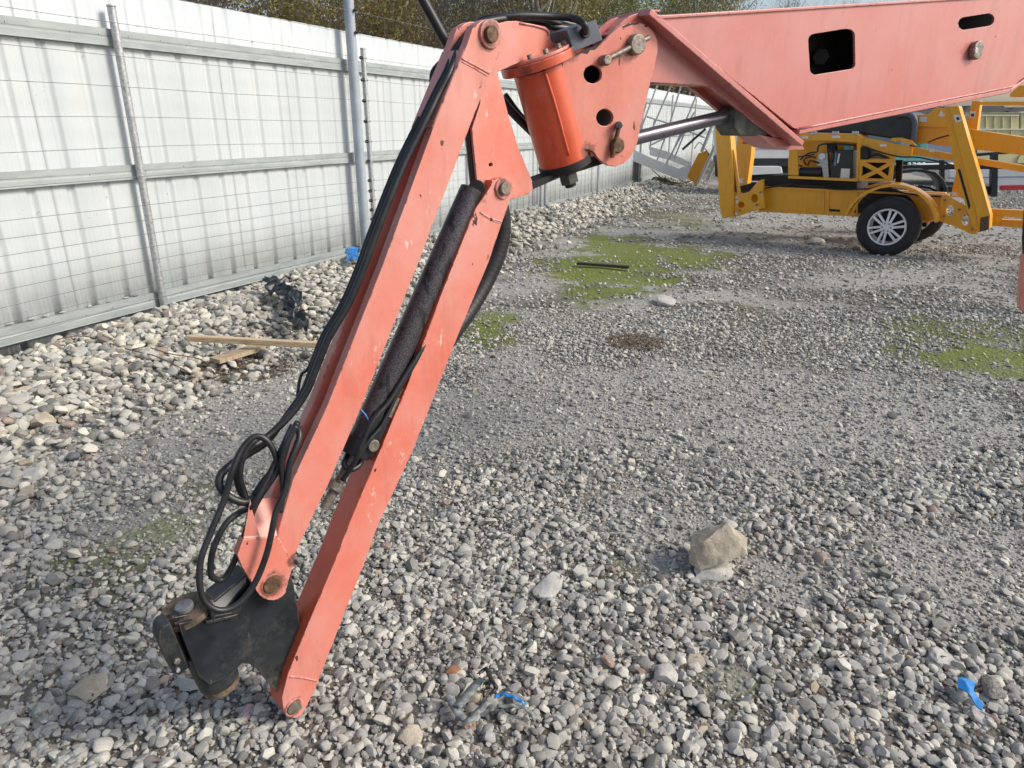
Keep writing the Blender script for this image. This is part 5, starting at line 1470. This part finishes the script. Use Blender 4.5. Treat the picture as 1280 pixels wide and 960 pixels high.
# ------------------------------------------------------------------ trees and undergrowth beyond the fence
def bark(name, a, b):
    t = NT(name)
    n = t.noise(6, 6, 0.7, t.stretch(t.coord(), (1, 1, .25)))
    c = t.ramp(n, [(0.3, a), (0.7, b)]); t.bump(n, .6, .02)
    return t.done(c, .9)
M['bark'] = bark('grey_brown_bark', (.045, .038, .03), (.15, .125, .10))
M['bark_pale'] = bark('pale_bark', (.20, .18, .155), (.40, .37, .33))
def leafmat(name, cols):
    t = NT(name)
    at = t.n('ShaderNodeAttribute', attribute_name='tone').outputs['Fac']
    c = t.ramp(at, [(i / (len(cols) - 1), c_) for i, c_ in enumerate(cols)])
    t.b.inputs['Transmission Weight'].default_value = 0
    m = t.done(c, .65)
    tr = t.n('ShaderNodeBsdfTranslucent'); t.l(c, tr.inputs['Color'])
    mx = t.n('ShaderNodeMixShader'); mx.inputs[0].default_value = .3
    t.l(t.b.outputs[0], mx.inputs[1]); t.l(tr.outputs[0], mx.inputs[2])
    t.l(mx.outputs[0], t.t.nodes['Material Output'].inputs[0])
    return m
M['leaf_olive'] = leafmat('olive_brown_leaves', [(.06, .075, .015), (.17, .18, .04), (.27, .25, .06), (.26, .18, .06), (.44, .41, .12)])
M['leaf_green'] = leafmat('dull_green_leaves', [(.04, .06, .015), (.12, .16, .035), (.22, .26, .06), (.42, .43, .13)])
M['leaf_rust'] = leafmat('rusty_autumn_leaves', [(.08, .065, .02), (.18, .13, .035), (.27, .17, .06), (.28, .24, .09)])

def segs_mesh(name, segs, k=5):
    segs = np.array(segs, float)
    p0, p1, r0, r1 = segs[:, :3], segs[:, 3:6], segs[:, 6], segs[:, 7]
    d = p1 - p0; d /= np.linalg.norm(d, axis=1, keepdims=True) + 1e-9
    a = np.where(np.abs(d[:, 2:3]) < .9, [[0, 0, 1.]], [[1., 0, 0]])
    u = np.cross(d, a); u /= np.linalg.norm(u, axis=1, keepdims=True); v = np.cross(d, u)
    th = np.arange(k) * 2 * PI / k
    ring = u[:, None] * np.cos(th)[None, :, None] + v[:, None] * np.sin(th)[None, :, None]
    A = p0[:, None] + ring * r0[:, None, None]; Bq = p1[:, None] + ring * r1[:, None, None]
    V = np.concatenate([A, Bq], 1).reshape(-1, 3)
    base = np.arange(len(segs))[:, None] * 2 * k; i = np.arange(k)[None]
    Fq = np.stack([base + i, base + (i + 1) % k, base + k + (i + 1) % k, base + k + i], -1).reshape(-1, 4)
    me = np_mesh(name, V, Fq); me.shade_smooth(); return me
def leaves_mesh(name, centres, n, size, spread, seed):
    r = np.random.RandomState(seed); centres = np.array(centres)
    ci = r.randint(0, len(centres), n)
    c = centres[ci] + r.normal(0, spread, (n, 3))
    ctone = r.rand(len(centres))[ci]
    a = r.normal(size=(n, 3)); a /= np.linalg.norm(a, axis=1, keepdims=True)
    b = np.cross(a, r.normal(size=(n, 3))); b /= np.linalg.norm(b, axis=1, keepdims=True)
    s = size * r.uniform(.6, 1.4, (n, 1))
    V = np.stack([c - a * s, c + b * s * .45, c + a * s, c - b * s * .45], 1).reshape(-1, 3)
    me = np_mesh(name, V, np.arange(4 * n).reshape(-1, 4))
    at = me.attributes.new('tone', 'FLOAT', 'POINT')
    at.data.foreach_set('value', np.repeat(np.clip(ctone * .65 + r.rand(n) * .45 - .05, 0, 1), 4).astype(np.float32))
    return me
def grow(seed, H=7, trunks=1, spread=.45, low=.25, lv=5, thick=.09, up=.25):
    r = random.Random(seed); segs = []; tips = []
    def br(p, d, L, rad, lev):
        n = 3
        for i in range(n):
            d = (d + Vector((r.gauss(0, .16), r.gauss(0, .16), r.gauss(.04, .10)))).normalized()
            q = p + d * L / n; r1 = rad * (1 - .18 * (i + 1))
            segs.append((*p, *q, rad * (1 - .18 * i), r1)); p = q
            if lev >= 2: tips.append(tuple(p))
            if lev < lv and (lev > 0 or p.z > H * low * .6):
                for _ in range(1 if lev < 2 else r.choice((1, 1, 2))):
                    a = r.uniform(0, 6.28); e = Vector((math.cos(a), math.sin(a), r.uniform(-.1, .7) + up))
                    nd = (d * (1 - spread) + e * spread * 1.5).normalized()
                    br(p, nd, L * r.uniform(.5, .75), r1 * r.uniform(.4, .6), lev + 1)
        if lev < lv: br(p, d, L * .7, rad * .5, lev + 1)
        else: tips.append(tuple(p))
    for t_ in range(trunks):
        a = r.uniform(0, 6.28); o = Vector((math.cos(a), math.sin(a), 0)) * (.0 if trunks == 1 else r.uniform(.1, .5))
        br(o + Vector((0, 0, -.2)), (Vector((o.x * .4, o.y * .4, 1))).normalized(), H * .42, thick, 0)
    return segs, tips
KINDS = {}
def kind(name, leafkey, barkkey, seed, nleaf, size, spr, **kw):
    segs, tips = grow(seed, **kw)
    tm_ = segs_mesh('trunk', segs); tm_.materials.append(M[barkkey])
    cm = None
    if nleaf:
        cm = leaves_mesh('crown', tips, nleaf, size, spr, seed); cm.materials.append(M[leafkey])
    KINDS[name] = (tm_, cm)
    print(name, len(segs), len(tips))
kind('olive', 'leaf_olive', 'bark', 11, 11000, .045, .15, H=6.5, trunks=3, low=.1, lv=4)
kind('green', 'leaf_green', 'bark', 12, 9500, .045, .16, H=7, trunks=2, low=.15, lv=4)
kind('rusty', 'leaf_rust', 'bark', 13, 9000, .036, .15, H=6, trunks=4, low=.05, lv=4)
kind('pale', 'leaf_olive', 'bark_pale', 14, 5000, .05, .2, H=9, trunks=1, low=.4, lv=4, thick=.15)
kind('bare', None, 'bark', 15, 0, .05, .3, H=6, trunks=3, low=.10, lv=5, thick=.10)
def tree(k, s, n, sc, rz, name, label, cat, grp):
    p = fp(s, n, 0); z = -.02 * min(max(p.y - 7, 0), 14)
    e = empty(name, (p.x, p.y, z), label, cat, grp)
    e.rotation_euler.z = rz; e.scale = (sc, sc, sc)
    t, c_ = KINDS[k]
    o = bpy.data.objects.new('trunk', t); C.objects.link(o); o.parent = e
    if c_:
        o = bpy.data.objects.new('crown', c_); C.objects.link(o); o.parent = e
LB = {'olive': ('olive_tree', 'bushy olive brown tree beyond the white fence', 'tree', 'olive brown trees beyond the fence'),
      'green': ('green_tree', 'dull green leafy tree beyond the white fence', 'tree', 'green trees beyond the fence'),
      'rusty': ('rusty_bush', 'low rusty brown bush crowding behind the white fence', 'bush', 'rusty bushes beyond the fence'),
      'pale': ('pale_trunk_tree', 'tall thin leaved tree with a pale trunk beyond the fence', 'tree', 'pale trunked trees beyond the fence'),
      'bare': ('bare_tree', 'leafless dark branched tree against the sky beyond the fence', 'tree', 'bare trees beyond the fence')}
r_ = random.Random(21)
spots = [('pale', 14.7, -2.5, 1.0), ('pale', 18, -2.5, 1.15), ('pale', 17, -3.3, 1.1), ('pale', 39, -2.5, 1.5), ('pale', 35, -2.6, 1.4), ('pale', 11.0, -3.5, .8), ('bare', 4.6, -2.4, .55), ('bare', 7.6, -2.3, .6), ('bare', 9.6, -2.4, .7), ('bare', 20, -2.6, .9), ('bare', 27, -2.6, 1.1), ('bare', 46, 0, 1.5), ('bare', 34, -2.6, 1.2), ('bare', 3.5, -3.2, .8), ('bare', 5.6, -5.2, .9), ('rusty', 7.0, -3.6, .62), ('rusty', 7.6, -3.2, .70), ('olive', 7.6, -5.5, .85), ('olive', 9.4, -4.2, .82), ('rusty', 10.5, -3.0, .72), ('bare', 12.0, -3.2, .8),
         ('bare', 13.2, -5.0, .9), ('bare', 14.5, -4.0, 1), ('bare', 16.5, -5, 1.1), ('green', 17.5, -7.5, 1.0), ('pale', 19, -4.0, 1.1), ('olive', 20.5, -4.5, 1.0), ('green', 22.5, -3.6, 1.0), ('pale', 23.5, -4.5, 1.2),
         ('olive', 25.5, -4.0, 1.1), ('green', 28, -4.5, 1.1), ('pale', 29, -6, 1.2), ('olive', 31, -4.0, 1.15), ('green', 34, -3.5, 1.2), ('rusty', 37, -3.5, 1.3), ('olive', 40, -3.5, 1.3), ('bare', 42, -2, 1.5), ('green', 46, -3, 1.5), ('bare', 50, 1, 1.6), ('olive', 54, -2, 1.6), ('bare', 56, 4, 1.7),
         ('olive', 15, -10, 1.2), ('green', 24, -10, 1.4), ('olive', 33, -10, 1.5)]
for k, s, n, sc in spots:
    tree(k, s, n, sc, r_.uniform(0, 6.28), *LB[k])
